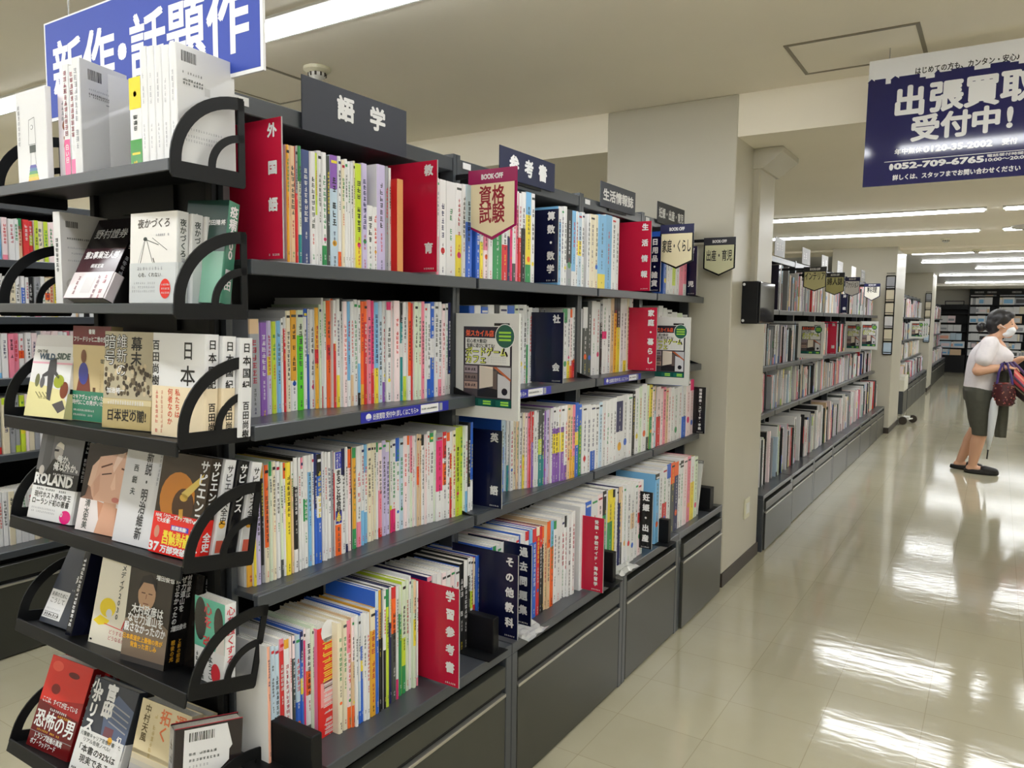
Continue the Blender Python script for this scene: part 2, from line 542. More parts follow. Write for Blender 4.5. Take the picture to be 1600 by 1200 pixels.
# ------------------------------------------------------------------ on the nearest pillar
t = empty('wall_box', (4.26, 1.186, 1.54)); tag(t, 'black box with a shiny dark front on the nearest pillar', 'wall box')
mb = MB(); mb.box((-0.08, -0.09, -0.115), (0.20, 0, 0.115), mat='black'); bevel(mb.build('body', t), 0.006)
mb = MB(); mb.box((-0.075, -0.1, -0.112), (0.235, -0.09, 0.112), mat='glass'); bevel(mb.build('front_glass', t), 0.004)
for z in (-0.098, 0.098):
    mb = MB(); mb.ell((-0.082, -0.012, z), (0.004, 0.008, 0.008), col=PAL['W']); mb.build('screw', t)
t = empty('pipe_cover', (4.50, 1.186, 1.655)); tag(t, 'cream boxed pipe cover running down the nearest pillar to the black box', 'pipe cover')
mb = MB(); mb.prism([(-0.17, 0), (-0.17, -0.028), (-0.155, -0.036), (0.155, -0.036), (0.17, -0.028), (0.17, 0)], 'z', 0.0, 0.66, mat='pillar'); mb.build('channel', t)
mb = MB(); mb.prism([(0.0, 0.62), (-0.05, 0.62), (-0.155, 0.70), (-0.155, 0.728), (0.0, 0.728)], 'x', -0.19, 0.19, mat='pillar'); mb.build('elbow', t)
t = empty('switch_plate', (4.44, 1.186, 0.345)); tag(t, 'small ivory socket plate low on the nearest pillar', 'socket plate')
mb = MB(); mb.box((-0.05, -0.008, -0.06), (0.05, 0, 0.06), mat='ivory'); bevel(mb.build('plate', t), 0.003)
mb = MB(); mb.box((-0.03, -0.012, -0.03), (0.03, -0.008, 0.03), mat='white'); mb.build('rocker', t)

# ================================================================== bookcases and drawer cabinets
def cabinet(x0, x1, yf, yb, zt, label, pull=0.0, group='grey drawer cabinets under the bookcases'):
    t = empty('drawer_cabinet', ((x0+x1)/2, yf, 0))
    tag(t, label, 'cabinet', group)
    h = (x1-x0)/2
    k = zt/0.467
    d = yb-yf
    sl, sh = 0.409*k, 0.435*k
    st = 0.03
    mb = MB()
    mb.box((-h, 0.0, sh), (h, d, zt), mat='metal')                      # top
    mb.box((-h, 0.0, 0), (-h+st, d, sh), mat='metal')
    mb.box((h-st, 0.0, 0), (h, d, sh), mat='metal')
    mb.box((-h+st, d-0.01, 0), (h-st, d, sh), mat='metal')
    mb.box((-h+st, 0.04, 0), (h-st, 0.05, 0.03), mat='dark')
    mb.box((-h+st, 0.06, sl-0.05), (h-st, 0.065, sh), mat='dark')
    bevel(mb.build('body', t), 0.002, 1)
    # deep drawer
    z2, z3 = 0.345*k, 0.325*k
    dr = MB()
    a, b = -h+st+0.004, h-st-0.004
    dr.box((a, 0.0-pull, z2), (b, 0.03, sl), mat='front')
    dr.box((a, 0.012-pull, z3), (b, 0.03, z2), mat='dark')
    dr.box((a, 0.0-pull, 0.006), (b, 0.03, z3), mat='front')
    o = bevel(dr.build('drawer_front', t), 0.0015, 1)
    mb = MB(); mb.box((a, -0.004-pull, z3-0.008), (b, 0.012-pull, z3+0.002), mat='handle'); bevel(mb.build('handle', o), 0.002)
    return t

def bookcase(x0, x1, yf, yu, ym, zb, zt, shelves, label, ends=(True, True), group='grey steel bookcases', guard=True, lip=0.032, rear=None):
    """Upper rack of one bay: yf front of the shelves, yu front of the uprights, ym its back panel."""
    t = empty('bookcase', ((x0+x1)/2, yu, zb))
    tag(t, label, 'bookcase', group)
    h = (x1-x0)/2
    def L(y, z):
        return y-yu, z-zb
    y0, _ = L(yf, 0); y1, _ = L(ym, 0)
    H = zt-zb
    for s, on in ((-1, ends[0]), (1, ends[1])):
        if on:
            mb = MB()
            xa = -h if s < 0 else h-0.016
            mb.box((xa, 0, 0), (xa+0.016, 0.05, H+0.006), mat='metal')
            mb.box((xa+0.002, 0.05, 0), (xa+0.014, y1, H), mat='black')
            mb.build('upright', t)
    mb = MB(); mb.box((-h, y1, 0), (h, y1+0.012, H), mat='black'); mb.build('back_panel', t)
    mb = MB(); mb.box((-h+.016, 0.002, H-0.045), (h-.016, y1, H-0.005), mat='metal'); bevel(mb.build('top_board', t), 0.002, 1)
    out = []
    for z in shelves:
        mb = MB()
        zz = z-zb
        g = 0.006
        mb.box((-h+g, y0, zz-lip), (h-g, y0+0.016, zz), mat='metal')
        mb.box((-h+g, y0+0.016, zz-0.014), (h-g, y1, zz), mat='metal')
        o = bevel(mb.build('shelf', t), 0.002, 1)
        if guard:
            mb = MB()
            mb.prism([(y0+0.01, zz), (y0+0.12, zz), (y0+0.12, zz+0.035)], 'x', h-g-0.004, h-g, mat='black')
            mb.build('end_guard', o)
        out.append(o)
    if rear:
        for z in shelves:
            mb = MB(); mb.box((-h+.006, y1+.013, z-zb-.014), (h-.006, rear-yu, z-zb), mat='metal'); mb.box((-h+.006, rear-yu-.016, z-zb-lip), (h-.006, rear-yu, z-zb-.0145), mat='metal'); mb.build('shelf', t)
        mb = MB(); mb.box((-h+.001, y1+.013, H-0.045), (h-.001, rear-.08-yu, H-0.005), mat='metal'); mb.build('top_board', t)
    return t, out

SEAM = [1.045, 1.868, 2.680, 3.291, 3.945]
BAYW = ['nearest', 'second', 'third', 'last']
SIGNW = ['language studies', 'reference book', 'lifestyle magazine', 'childbirth and childcare']
YF, YU, YM = 1.315, 1.395, 1.625
CASES = []
for i in range(4):
    cabinet(SEAM[i]+.0015, SEAM[i+1]-.0015, 1.178, 2.11, 0.467, f'grey steel drawer cabinet under the {BAYW[i]} bay of the main bookcase row', 0.012 if i == 3 else 0)
    t, sh = bookcase(SEAM[i]+.001, SEAM[i+1]-.001, YF, YU, YM, 0.4675, 1.925, [1.563, 1.211, 0.84], f'grey steel bookcase bay of the main row, under the {SIGNW[i]} sign', rear=1.975)
    CASES.append((t, sh))
    # blue buyback strip on the edge of the second shelf, small tag on the top board
    o = sh[1]
    w = SEAM[i+1]-SEAM[i]
    xa, xb = [(1.37, 1.725), (1.875, 2.32), (2.75, 3.12), (3.45, 3.8)][i]
    if i < 3:
        cx = (SEAM[i]+SEAM[i+1])/2
        mb = MB()
        mb.box((xa-cx, YF-YU-.0012, 1.211-.4675-.03), (xb-cx, YF-YU, 1.211-.4675-.003), lin((22, 28, 150)))
        s = Surf(mb, (xa-cx, YF-YU-.0012, 1.211-.4675-.03), (1, 0, 0), (0, 0, 1))
        W = xb-xa
        s.disc(0.075*W, .0135, .010, 'w', 1, .009); s.rect(.05*W, .006, .1*W, .010, (.2, .2, .6), 2)
        s.text('出張買取 受付中! 詳しくはこちら≫', .12*W, .0065, .017, 'w', 2, w=.5*W, bold=.015)
        s.rect(.65*W, .002, .87*W, .025, 'w', 1)
        s.marks(.66*W, .0135, .012, 11, .17*W/11*1.1, 'd', 2, vert=False)
        s.rect(.88*W, .003, .92*W, .024, 'g', 1)
        mb.build('edge_strip', o)
    mb = MB(); mb.box((-w/2+.03, -.0015, 1.925-.4675-.03), (-w/2+.07, 0.001, 1.925-.4675-.012), PAL['w']); mb.build('shelf_tag', t)

# racks further down the aisle
FAR = []
xs = [4.745, 5.526, 6.303, 7.13, 7.904, 8.733, 9.50, 10.05, 10.72]
for i in range(8):
    cabinet(xs[i]+.002, xs[i+1]-.002, 1.165, 2.09, 0.357, f'grey drawer cabinet, {nth(i+1)} along the second bookcase row after the nearest pillar', 0.01 if i == 0 else 0)
    bookcase(xs[i]+.001, xs[i+1]-.001, 1.30, 1.37, 1.60, 0.358, 1.905, [1.515, 1.13, 0.808], f'grey bookcase bay, {nth(i+1)} along the second row after the nearest pillar', guard=False)
xs3 = [13.9, 14.65, 15.4, 16.15, 16.9, 17.72]
for i in range(5):
    cabinet(xs3[i]+.002, xs3[i+1]-.002, 1.18, 2.09, 0.46, f'grey drawer cabinet, {nth(i+1)} along the row between the second and third pillars')
    bookcase(xs3[i]+.001, xs3[i+1]-.001, 1.30, 1.37, 1.60, 0.461, 1.905, [1.515, 1.13, 0.80], f'grey bookcase bay, {nth(i+1)} along the row past the second pillar', guard=False)
xs4 = [19.2, 20.2, 21.2, 22.2, 23.2, 24.2]
for i in range(5):
    cabinet(xs4[i]+.002, xs4[i+1]-.002, 1.18, 2.09, 0.46, f'grey drawer cabinet, {nth(i+1)} along the row past the third pillar')
    bookcase(xs4[i]+.001, xs4[i+1]-.001, 1.30, 1.37, 1.60, 0.461, 1.905, [1.515, 1.13, 0.80], f'grey bookcase bay, {nth(i+1)} along the row past the third pillar', guard=False)
# the row across the second aisle
xl = [0.4, 1.25, 2.1, 2.95, 3.8]
LSH = [1.665, 1.424, 1.161, 0.834]
for i in range(4):
    cabinet(xl[i]+.002, xl[i+1]-.002, 3.41, 4.3, 0.452, f'dark grey drawer cabinet, {nth(i+1)} of the row across the second aisle')
    bookcase(xl[i]+.001, xl[i+1]-.001, 3.55, 3.62, 3.85, 0.453, 1.93, LSH, f'grey bookcase bay, {nth(i+1)} of the row across the second aisle', guard=False)

# ================================================================== end display rack with quarter-arch side guards
RACK = empty('display_rack', (1.04, 1.645, 0))
tag(RACK, 'black end-of-row display rack with quarter-arch side guards and six tilted shelves', 'display rack')
mb = MB()
mb.box((0.0, -0.235, 0.06), (0.004, 0.235, 1.74), mat='black')
mb.build('back_panel', RACK)
for y in (-0.235, 0.215):
    mb = MB(); mb.box((-0.012, y, 0.0), (0.004, y+0.02, 1.78), mat='black'); bevel(mb.build('upright', RACK), 0.002)
SF = {1: (1.706, 0.0, .030), 2: (1.440, 0.0, .026), 3: (1.185, 1.5, .006), 4: (.917, 9.0, .006), 5: (.643, 13.5, .003), 6: (.330, 19.0, .003)}
SX = {6: -0.035}
YB0, YB1 = 1.316, 2.004
def guard_mesh(t=0.004):
    """Quarter-arch side plate with two openings, in (x, z): rear at x=0, front at x=-0.168."""
    mb = MB()
    W, Hh, base, bar = 0.168, 0.168, 0.028, 0.015
    n = 14
    def arc(r, rz, cx=0.0, cz=0.028):
        return [(cx-r*cos(pi/2*i/n), cz+rz*sin(pi/2*i/n)) for i in range(n+1)]
    cx = -0.002
    def band(o, i):
        for k in range(n):
            q = [o[k], o[k+1], i[k+1], i[k]]
            mb.prism(q, 'y', -t/2, t/2, mat='black')
    band(arc(0.166, 0.148, cx), arc(0.143, 0.124, cx))
    band(arc(0.083, 0.075, cx), arc(0.068, 0.060, cx))
    mb.prism([(-0.168, 0.004), (-0.163, -0.003), (-0.004, -0.003), (0.0, 0.002), (0.0, 0.028), (-0.168, 0.028)], 'y', -t/2, t/2, mat='black')
    mb.prism([(-bar, 0.028), (0.0, 0.028), (0.0, 0.172), (-bar, 0.176)], 'y', -t/2, t/2, mat='black')
    return mb.data('side_guard')
GUARD = guard_mesh()
for k, (zr, th, fz) in SF.items():
    mb = MB()
    mb.box((-0.166, YB0-1.645+.002, fz-0.006), (-0.002, YB1-1.645-.002, fz), mat='black')
    mb.box((-0.170, YB0-1.645+.002, {1: 0.008, 2: 0.006}.get(k, -0.018)), (-0.164, YB1-1.645-.002, fz+.001 if k < 3 else 0.012), mat='metal' if k < 3 else 'black')
    sh = mb.build('shelf', RACK, (SX.get(k, 0), 0, zr), (0, rad(th), 0))
    bevel(sh, 0.0015, 1)
    for y in (YB0, YB1):
        g = bpy.data.objects.new('side_guard', GUARD)
        COL.objects.link(g)
        g.parent = sh
        g.location = (0, y-1.645, 0)
    mb = MB(); mb.box((-0.01, -0.1, -0.03), (0.0, 0.1, fz-.006), mat='black'); mb.build('hanger', sh)

def shelf_matrix(k):
    zr, th, fz = SF[k]
    return Matrix.Translation((1.04+SX.get(k, 0), 0, zr)) @ Matrix.Rotation(rad(th), 4, 'Y') @ Matrix.Translation((0, 0, fz+.0005))
def book_matrix(k, xl, y, yaw=0.0, lean=0.0, roll=0.0, t=0.0):
    return shelf_matrix(k) @ Matrix.Translation((xl, y, max(0, t*sin(rad(lean))))) @ Matrix.Rotation(rad(-90+yaw), 4, 'Z') @ Matrix.Rotation(rad(-lean), 4, 'X') @ Matrix.Rotation(rad(roll), 4, 'Y')

def shell(wd, t, h, cover, spine, back=None, side='r', edge=None, round_=0.004):
    """Closed book: cover on the face y=0, spine at x=wd ('r') or spine forward ('f')."""
    mb = MB()
    c = PAL.get(cover, cover) if isinstance(cover, str) else cover
    s = PAL.get(spine, spine) if isinstance(spine, str) else spine
    b = PAL.get(back, back) if isinstance(back, str) else (back or c)
    e = 0.0012
    if side == 'r':
        mb.box((0, 0, 0), (wd-.002, e, h), c)
        mb.box((0, t-e, 0), (wd-.002, t, h), b)
        r = min(round_, t*.3)
        mb.mesh([(wd-.002, 0, 0), (wd-.0005, r*.3, 0), (wd, r, 0), (wd, t-r, 0), (wd-.0005, t-r*.3, 0), (wd-.002, t, 0),
                 (wd-.002, 0, h), (wd-.0005, r*.3, h), (wd, r, h), (wd, t-r, h), (wd-.0005, t-r*.3, h), (wd-.002, t, h)],
                [(0, 1, 7, 6), (1, 2, 8, 7), (2, 3, 9, 8), (3, 4, 10, 9), (4, 5, 11, 10)], s)
        mb.box((0.003, e, 0.0025), (wd-.0022, t-e, h-.0025), mat='pages')
        mb.poly([(wd-.002, 0.0005, h-.002), (wd, .003, h-.002), (wd, t-.003, h-.002), (wd-.002, t-.0005, h-.002)], mat='pages')
        if edge:
            mb.box((0.001, 0.0, h-.0008), (wd-.002, t, h), PAL[edge])
    else:
        mb.box((0, 0.002, 0), (e, wd, h), c)
        mb.box((t-e, 0.002, 0), (t, wd, h), b)
        r = min(round_, t*.3)
        mb.mesh([(0, .002, 0), (r*.3, .0005, 0), (r, 0, 0), (t-r, 0, 0), (t-r*.3, .0005, 0), (t, .002, 0),
                 (0, .002, h), (r*.3, .0005, h), (r, 0, h), (t-r, 0, h), (t-r*.3, .0005, h), (t, .002, h)],
                [(0, 1, 7, 6), (1, 2, 8, 7), (2, 3, 9, 8), (3, 4, 10, 9), (4, 5, 11, 10)], s)
        mb.box((e, 0.0022, 0.0025), (t-e, wd-.003, h-.0025), mat='pages')
    return mb

DISPLAY = 'books set out on the end display rack'
def face_book(label, k, xl, y, wd, t, h, cover, spine, art=None, sart=None, yaw=0, lean=0, roll=0, back=None, band=None, bart=None, gloss=True, edge=None):
    """Book facing the aisle end, spine to its right; art(Surf, w, h) draws the cover, sart the spine; band: (height, colour) of a paper band."""
    mb = shell(wd, t, h, cover, spine, back, 'r', edge)
    if art:
        art(Surf(mb, (0, 0, 0), (1, 0, 0), (0, 0, 1)), wd, h)
    if sart:
        sart(Surf(mb, (wd, 0, 0), (0, 1, 0), (0, 0, 1)), t, h)
    if gloss:
        mb.mats = ['gloss' if q == 'print' else q for q in mb.mats]
    o = mb.build('book')
    o.matrix_world = book_matrix(k, xl, y, yaw, lean, roll, t)
    tag(o, label, 'book', DISPLAY)
    if band:
        hb, cb = band
        c = PAL.get(cb, cb) if isinstance(cb, str) else cb
        pb = MB()
        q = 0.0011
        pb.mesh([(0, -q, .001), (wd-.002, -q, .001), (wd+q, .003, .001), (wd+q, t-.003, .001), (wd-.002, t+q, .001), (0, t+q, .001),
                 (0, -q, hb), (wd-.002, -q, hb), (wd+q, .003, hb), (wd+q, t-.003, hb), (wd-.002, t+q, hb), (0, t+q, hb)],
                [(i, i+1, i+7, i+6) for i in range(5)], c)
        if bart:
            bart(Surf(pb, (0, -q, 0), (1, 0, 0), (0, 0, 1)), Surf(pb, (wd+q, 0, 0), (0, 1, 0), (0, 0, 1)), wd, t, hb)
        if gloss:
            pb.mats = ['gloss']
        pb.build('paper_band', o)
    return o
def spine_book(label, k, xl, y, t, dpt, h, cover, spine, sart=None, cart=None, yaw=0, lean=0, roll=0, gloss=True, sticker=False):
    """Book with its spine to the aisle end and its cover to the right."""
    mb = shell(dpt, t, h, cover, spine, None, 'f')
    if sart:
        sart(Surf(mb, (0, 0, 0), (1, 0, 0), (0, 0, 1)), t, h)
    if cart:
        cart(Surf(mb, (t, 0, 0), (0, 1, 0), (0, 0, 1)), dpt, h)
    if gloss:
        mb.mats = ['gloss' if q == 'print' else q for q in mb.mats]
    o = mb.build('book')
    o.matrix_world = book_matrix(k, xl, y, yaw, lean, roll, dpt)
    return tag(o, label, 'book', DISPLAY)

RND = random.Random(11)
# ---- top shelf
def art(s, w, h):
    s.text('絵描きのなかの町', .012, h*.86, .010, 'g', vert=True, gap=1.15)
    s.line(.055, h*.68, .080, h*.70, .001, 'd'); s.line(.055, h*.68, .052, h*.42, .001, 'd'); s.line(.080, h*.70, .083, h*.42, .001, 'd'); s.line(.052, h*.42, .083, h*.42, .001, 'd')
    s.disc(.067, h*.6, .006, 'd', 1, .005); s.disc(.067, h*.6, .005, 'w', 2, .004)
    s.rect(.055, h*.33, .082, h*.41, 'd', 1)
    s.line(.060, h*.33, .058, h*.2, .001, 'd'); s.line(.078, h*.33, .082, h*.2, .001, 'd')
    for i, c in enumerate(((70, 70, 150), (60, 110, 150), (70, 140, 80), (180, 190, 60), (225, 180, 50), (225, 140, 40))):
        a = h*(.2-.033*i); b = h*(.2-.033*(i+1)) if i < 5 else 0
        q = .012+.002*i
        s.poly([(.068-q, a), (.068+q, a), (.068+q+.004, b), (.068-q-.004, b)], lin(c))
face_book('white book with a sketched bulb over a rainbow flare, on the top display shelf', 1, -.15, 1.920, .130, .014, .206, 'W', 'W', art)
def art(s, w, h):
    s.marks(.02, h*.88, .012, 5, .011, 'g'); s.disc(.03, h*.58, .014, lin((150, 100, 80)), 1, .012); s.rect(.02, h*.44, .045, h*.47, lin((165, 120, 100)))
    s.line(.024, h*.44, .02, h*.36, .002, lin((165, 120, 100))); s.line(.042, h*.44, .046, h*.36, .002, lin((165, 120, 100)))
    s.text('かのこ', .03, h*.24, .011, lin((190, 90, 120)))
face_book('pale pink book with a little brown chair drawing, behind the rainbow book', 1, -.118, 1.800, .105, .015, .216, lin((236, 226, 230)), lin((236, 226, 230)), art)
for i, (y, hh, lab) in enumerate(((1.716, .236, 'white book with a pink lower spine, first of a pair on the top display shelf'), (1.690, .230, 'thin white book with a pink foot, second of a pair on the top display shelf'))):
    def sart(s, t, h, i=i):
        s.rect(0, .006, t, h*(.34 if i == 0 else .16), lin((222, 86, 140)))
        s.marks(t/2, h*.95, t*.75, 11, .0125, lin((160, 100, 110)))
        s.text('白い日' if i == 0 else '青', t/2, h*.3, t*.62, 'w', vert=True)
    spine_book(lab, 1, -.15, y, .022, .125, hh, 'W', 'W', sart)
def sart(s, t, h): s.marks(t/2, h*.92, t*.5, 12, .014, 'g')
def cart(s, d, h):
    s.barcode(.022, h*.84, .036, .022, 'k', 2); s.marks(.022, h*.76, .004, 14, .005, 'g', vert=False); s.marks(.022, h*.72, .005, 13, .005, 'd', vert=False); s.marks(.022, h*.70, .004, 13, .005, 'd', vert=False)
    s.marks(.07, h*.8, .003, 10, .005, 'g', vert=False); s.rect(.068, h*.66, .078, h*.67, 'g')
spine_book('large white book turned to show its barcode near the top shelf outer end', 1, -.155, 1.668, .020, .128, .242, 'W', 'W', sart, cart, yaw=15)
def sart(s, t, h):
    s.rect(0, h*.66, t, h, 'y'); s.rect(0, 0, t, h*.33, lin((48, 140, 50))); s.disc(t*.5, h*.82, t*.14, 'm', 1)
    s.text('一生', t*.5, h*.25, t*.7, 'y', vert=True, bold=.04); s.marks(t/2, h*.6, t*.5, 3, .011, 'd')
spine_book('yellow, white and green spined book between the white books on the top shelf', 1, -.128, 1.506, .040, .11, .182, 'w', 'w', sart)
for i in range(5):
    def sart(s, t, h): s.marks(t/2, h*.78, t*.28, 5, .012, 'g'); s.marks(t/2, h*.35, t*.25, 6, .008, 'g')
    def cart(s, d, h):
        s.barcode(.012, h*.86, .034, .02, 'k', 2); s.marks(.012, h*.77, .004, 8, .006, 'd', vert=False); s.marks(.014, h*.71, .007, 8, .006, 'd', vert=False); s.marks(.014, h*.68, .006, 8, .006, 'd', vert=False)
        s.rect(.065, h*.62, .078, h*.69, lin((190, 190, 190))); s.marks(.01, h*.30, .004, 16, .006, 'g', vert=False); s.marks(.01, h*.24, .004, 16, .006, 'g', vert=False); s.marks(.01, h*.20, .004, 12, .006, 'g', vert=False)
    lab = ['white book, outermost of the five slim white spines on the top shelf', 'white book, second of the five slim white spines on the top shelf', 'white book, middle one of the five slim white spines on the top shelf',
           'white book, fourth of the five slim white spines on the top shelf', 'white book with barcode on its back against the top shelf arch guard'][i]
    spine_book(lab, 1, -.15+.002*i, 1.432-.0205*i, .0195, .135 if i < 4 else .14, .224-.002*i+(.004 if i == 4 else 0), 'W', 'W', sart, cart if i == 4 else None, yaw=5)

# ---- second shelf
def sart(s, t, h): s.marks(t/2, h*.72, t*.45, 7, .011, 'd')
def cart(s, d, h):
    s.rect(0, 0, d, h, lin((214, 212, 210)), 1); s.barcode(.014, h*.84, .032, .014); s.marks(.016, h*.72, .006, 12, .0055, 'd', vert=False)
    for q in (.62, .56, .48): s.marks(.016, h*q, .004, 14, .005, 'g', vert=False)
    s.disc(.03, h*.22, .02, lin((190, 186, 184)), 2, .014); s.disc(.03, h*.22, .015, lin((214, 212, 210)), 3, .010)
spine_book('white book with small grey print on its back, second shelf outer end', 2, -.14, 1.800, .022, .13, .205, 'W', 'W', sart, cart, yaw=14)
def art(s, w, h):
    s.rect(0, 0, w, h*.62, lin((58, 18, 30))); s.text('野村證券', w/2, h*.76, .026, lin((150, 150, 150)), align='c', w=w*.8)
    s.text('第2事業法人部', w/2, h*.50, .02, 'w', align='c', w=w*.84, bold=.03); s.text('横尾宣政', w/2, h*.38, .011, 'w', align='c')
def bart(s, sp, w, t, hb):
    s.marks(w*.2, hb*.86, .010, 4, .012, lin((120, 60, 70)), 2); s.rect(w*.36, hb*.2, w*.6, hb*.8, lin((196, 192, 194)), 1); s.marks(w*.7, hb*.9, .012, 5, .012, lin((150, 120, 130)), 2); s.marks(w*.86, hb*.9, .012, 5, .012, lin((170, 110, 120)), 2)
def sp_(s, t, h): s.text('野村證券', t/2, h*.93, t*.6, 'w', vert=True); s.marks(t/2, h*.55, t*.5, 6, .012, 'g')
face_book('black and maroon book slumped sideways with a white paper band, on the second shelf', 2, -.142, 1.762, .135, .026, .205, lin((20, 16, 18)), lin((20, 16, 18)), art, sp_, yaw=6, lean=27, roll=0, band=(.066, lin((216, 206, 208))), bart=bart)
def art(s, w, h):
    s.text('夜かづくろ', w*.16, h*.84, .020, lin((90, 84, 80)), slant=.15, w=w*.68); s.marks(w*.55, h*.75, .006, 7, .006, 'g', vert=False)
    s.line(w*.33, h*.71, w*.22, h*.42, .0012, 'k'); s.line(w*.36, h*.70, w*.52, h*.40, .0012, 'k'); s.line(w*.36, h*.70, w*.62, h*.64, .0015, 'd'); s.line(w*.48, h*.72, w*.8, h*.58, .0012, 'd')
    s.line(w*.30, h*.68, w*.16, h*.40, .0012, 'g'); s.disc(w*.33, h*.71, .006, 'd', 1, .004); s.line(w*.5, h*.5, w*.56, h*.4, .002, 'k')
def bart(s, sp, w, t, hb):
    s.marks(w*.16, hb*.86, .006, 10, .009, 'g', 2, vert=False); s.text('心を、くれない', w*.2, hb*.66, .010, lin((110, 110, 108)))
    for q in (.5, .4, .3): s.marks(w*.06, hb*q, .004, 12, .006, 'g', 2, vert=False)
    s.disc(w*.78, hb*.36, .016, lin((214, 50, 44)), 2, .020)
    for q in (.46, .36, .26): s.marks(w*.70, hb*q, .004, 5, .005, 'w', 3, vert=False)
    sp.marks(t/2, hb*.8, t*.4, 5, .009, 'g', 2)
def sp_(s, t, h): s.text('夜かづくろ', t/2, h*.92, t*.55, 'd', vert=True); s.marks(t/2, h*.5, t*.4, 6, .011, 'g')
for i in range(3):
    lab = ['pale grey book with line-drawn figures and a red seal, in front on the second shelf', 'pale grey book stacked second behind the red-seal book', 'pale grey book stacked last behind the red-seal book'][i]
    face_book(lab, 2, -.132+.030*i, 1.522-.004*i, .141, .028, .184-.003*i, lin((222, 220, 217)), lin((206, 206, 204)), art if i == 0 else None, sp_, yaw=5, lean=3,
              band=(.082, lin((196, 200, 202))), bart=bart if i == 0 else None)
def art(s, w, h):
    s.rect(0, h*.5, w, h, lin((36, 62, 56))); s.text('疫', .006, h*.72, .036, 'w'); s.text('病', .0, h*.52, .036, 'w'); s.text('門田隆将', .05, h*.76, .012, 'w'); s.text('2020', .046, h*.56, .013, 'w')
def sp_(s, t, h):
    s.rect(0, 0, t*1, h*.001, 'k'); s.text('疫病', t/2, h*.96, t*.7, 'w', vert=True, bold=.03); s.text('2', t/2, h*.70, t*.7, 'w', bold=.03, align='c'); s.text('0', t/2, h*.44, t*.7, 'w', bold=.03, align='c'); s.text('2', t/2, h*.62, t*.7, 'w', bold=.03, align='c'); s.text('0', t/2, h*.53, t*.7, 'w', bold=.03, align='c')
    s.text('門田', t/2, h*.34, t*.62, 'w', vert=True, bold=.03)
face_book('green book with a dark upper cover, leaning behind the arch guard of the second shelf', 2, -.085, 1.425, .100, .036, .212, lin((128, 178, 156)), lin((70, 128, 106)), art, sp_, yaw=16, lean=9, roll=1)

# ---- third shelf
def art(s, w, h):
    s.rect(0, h*.86, w, h, lin((206, 204, 204))); s.text('ON THE', w*.08, h*.78, .010, 'd', bold=.03); s.text('WILD', w*.16, h*.70, .020, lin((70, 90, 110)), bold=.05, w=w*.38); s.text('SIDE', w*.60, h*.71, .020, lin((80, 96, 90)), bold=.05, w=w*.32)
    s.rect(0, h*.645, w, h*.668, lin((222, 168, 184)), 1)
    s.poly([(0, 0), (w, 0), (w, h*.2), (w*.8, h*.34), (0, h*.42)], lin((222, 214, 158)), 1)
    s.poly([(w*.44, h*.72), (w*.60, h*.72), (w*.64, h*.56), (w*.74, h*.5), (w*.72, h*.47), (w*.60, h*.52), (w*.60, h*.2), (w*.5, h*.22), (w*.44, h*.5), (w*.3, h*.48), (w*.3, h*.51), (w*.42, h*.56)], lin((72, 72, 74)), 2)
    s.disc(w*.74, h*.44, .018, lin((150, 160, 50)), 2, .016); s.disc(w*.9, h*.34, .014, lin((120, 60, 40)), 2, .02); s.poly([(w*.66, h*.16), (w*.9, h*.22), (w, h*.12), (w*.84, h*.06)], lin((80, 76, 78)), 2)
    for q in range(4): s.line(w*.2+q*.012, h*.3, w*.3+q*.012, h*.24, .002, lin((90, 90, 60)), 2)
    s.disc(w*.2, h*.44, .008, lin((110, 112, 80)), 2, .016); s.disc(w*.33, h*.42, .008, lin((96, 96, 100)), 2, .014); s.text('REV. LEFT', w*.3, h*.22, .008, lin((120, 112, 70)), slant=-.2)
def sp_(s, t, h): s.marks(t/2, h*.84, t*.4, 5, .012, 'd'); s.rect(t*.2, h*.3, t*.7, h*.36, 'k'); s.rect(0, 0, t, h*.3, lin((214, 206, 150)))
face_book('pale book with a striding figure over a yellow field, third shelf outer end', 3, -.142, 1.966, .140, .022, .198, 'w', 'w', art, sp_, yaw=9, lean=11, roll=0)
def art(s, w, h):
    s.rect(0, h*.80, w, h, lin((108, 34, 44))); s.text('書簡', w*.42, h*.92, .012, 'w', bold=.03); s.text('フリードリッヒ二世の生涯', w*.03, h*.84, .013, 'w', w=w*.92, bold=.03)
    s.disc(w*.3, h*.5, .018, lin((62, 66, 150)), 2, .026); s.poly([(w*.1, h*.28), (w*.5, h*.28), (w*.44, h*.5), (w*.2, h*.5)], lin((120, 60, 50)), 1); s.disc(w*.3, h*.68, .010, lin((120, 80, 60)), 2, .016)
    s.text('塩野七生', w*.74, h*.62, .011, 'd'); s.marks(w*.74, h*.55, .004, 8, .008, 'A')
    s.rect(w*.55, h*.26, w*.62, h*.36, lin((96, 70, 44)))
def bart(s, sp, w, t, hb):
    s.text('マキアヴェッリがいた', w*.04, hb*.74, .012, 'w', w=w*.8); s.text('時代にこの男がいた', w*.04, hb*.56, .012, 'w', w=w*.8); s.marks(w*.06, hb*.36, .005, 14, .006, 'W', 2, vert=False); s.marks(w*.06, hb*.2, .005, 12, .006, 'W', 2, vert=False)
face_book('tan history book with a maroon title and green paper band, on the third shelf', 3, -.098, 1.835, .140, .03, .222, lin((206, 186, 142)), lin((206, 186, 142)), art, None, yaw=5, lean=2, band=(.070, lin((52, 126, 100))), bart=bart)
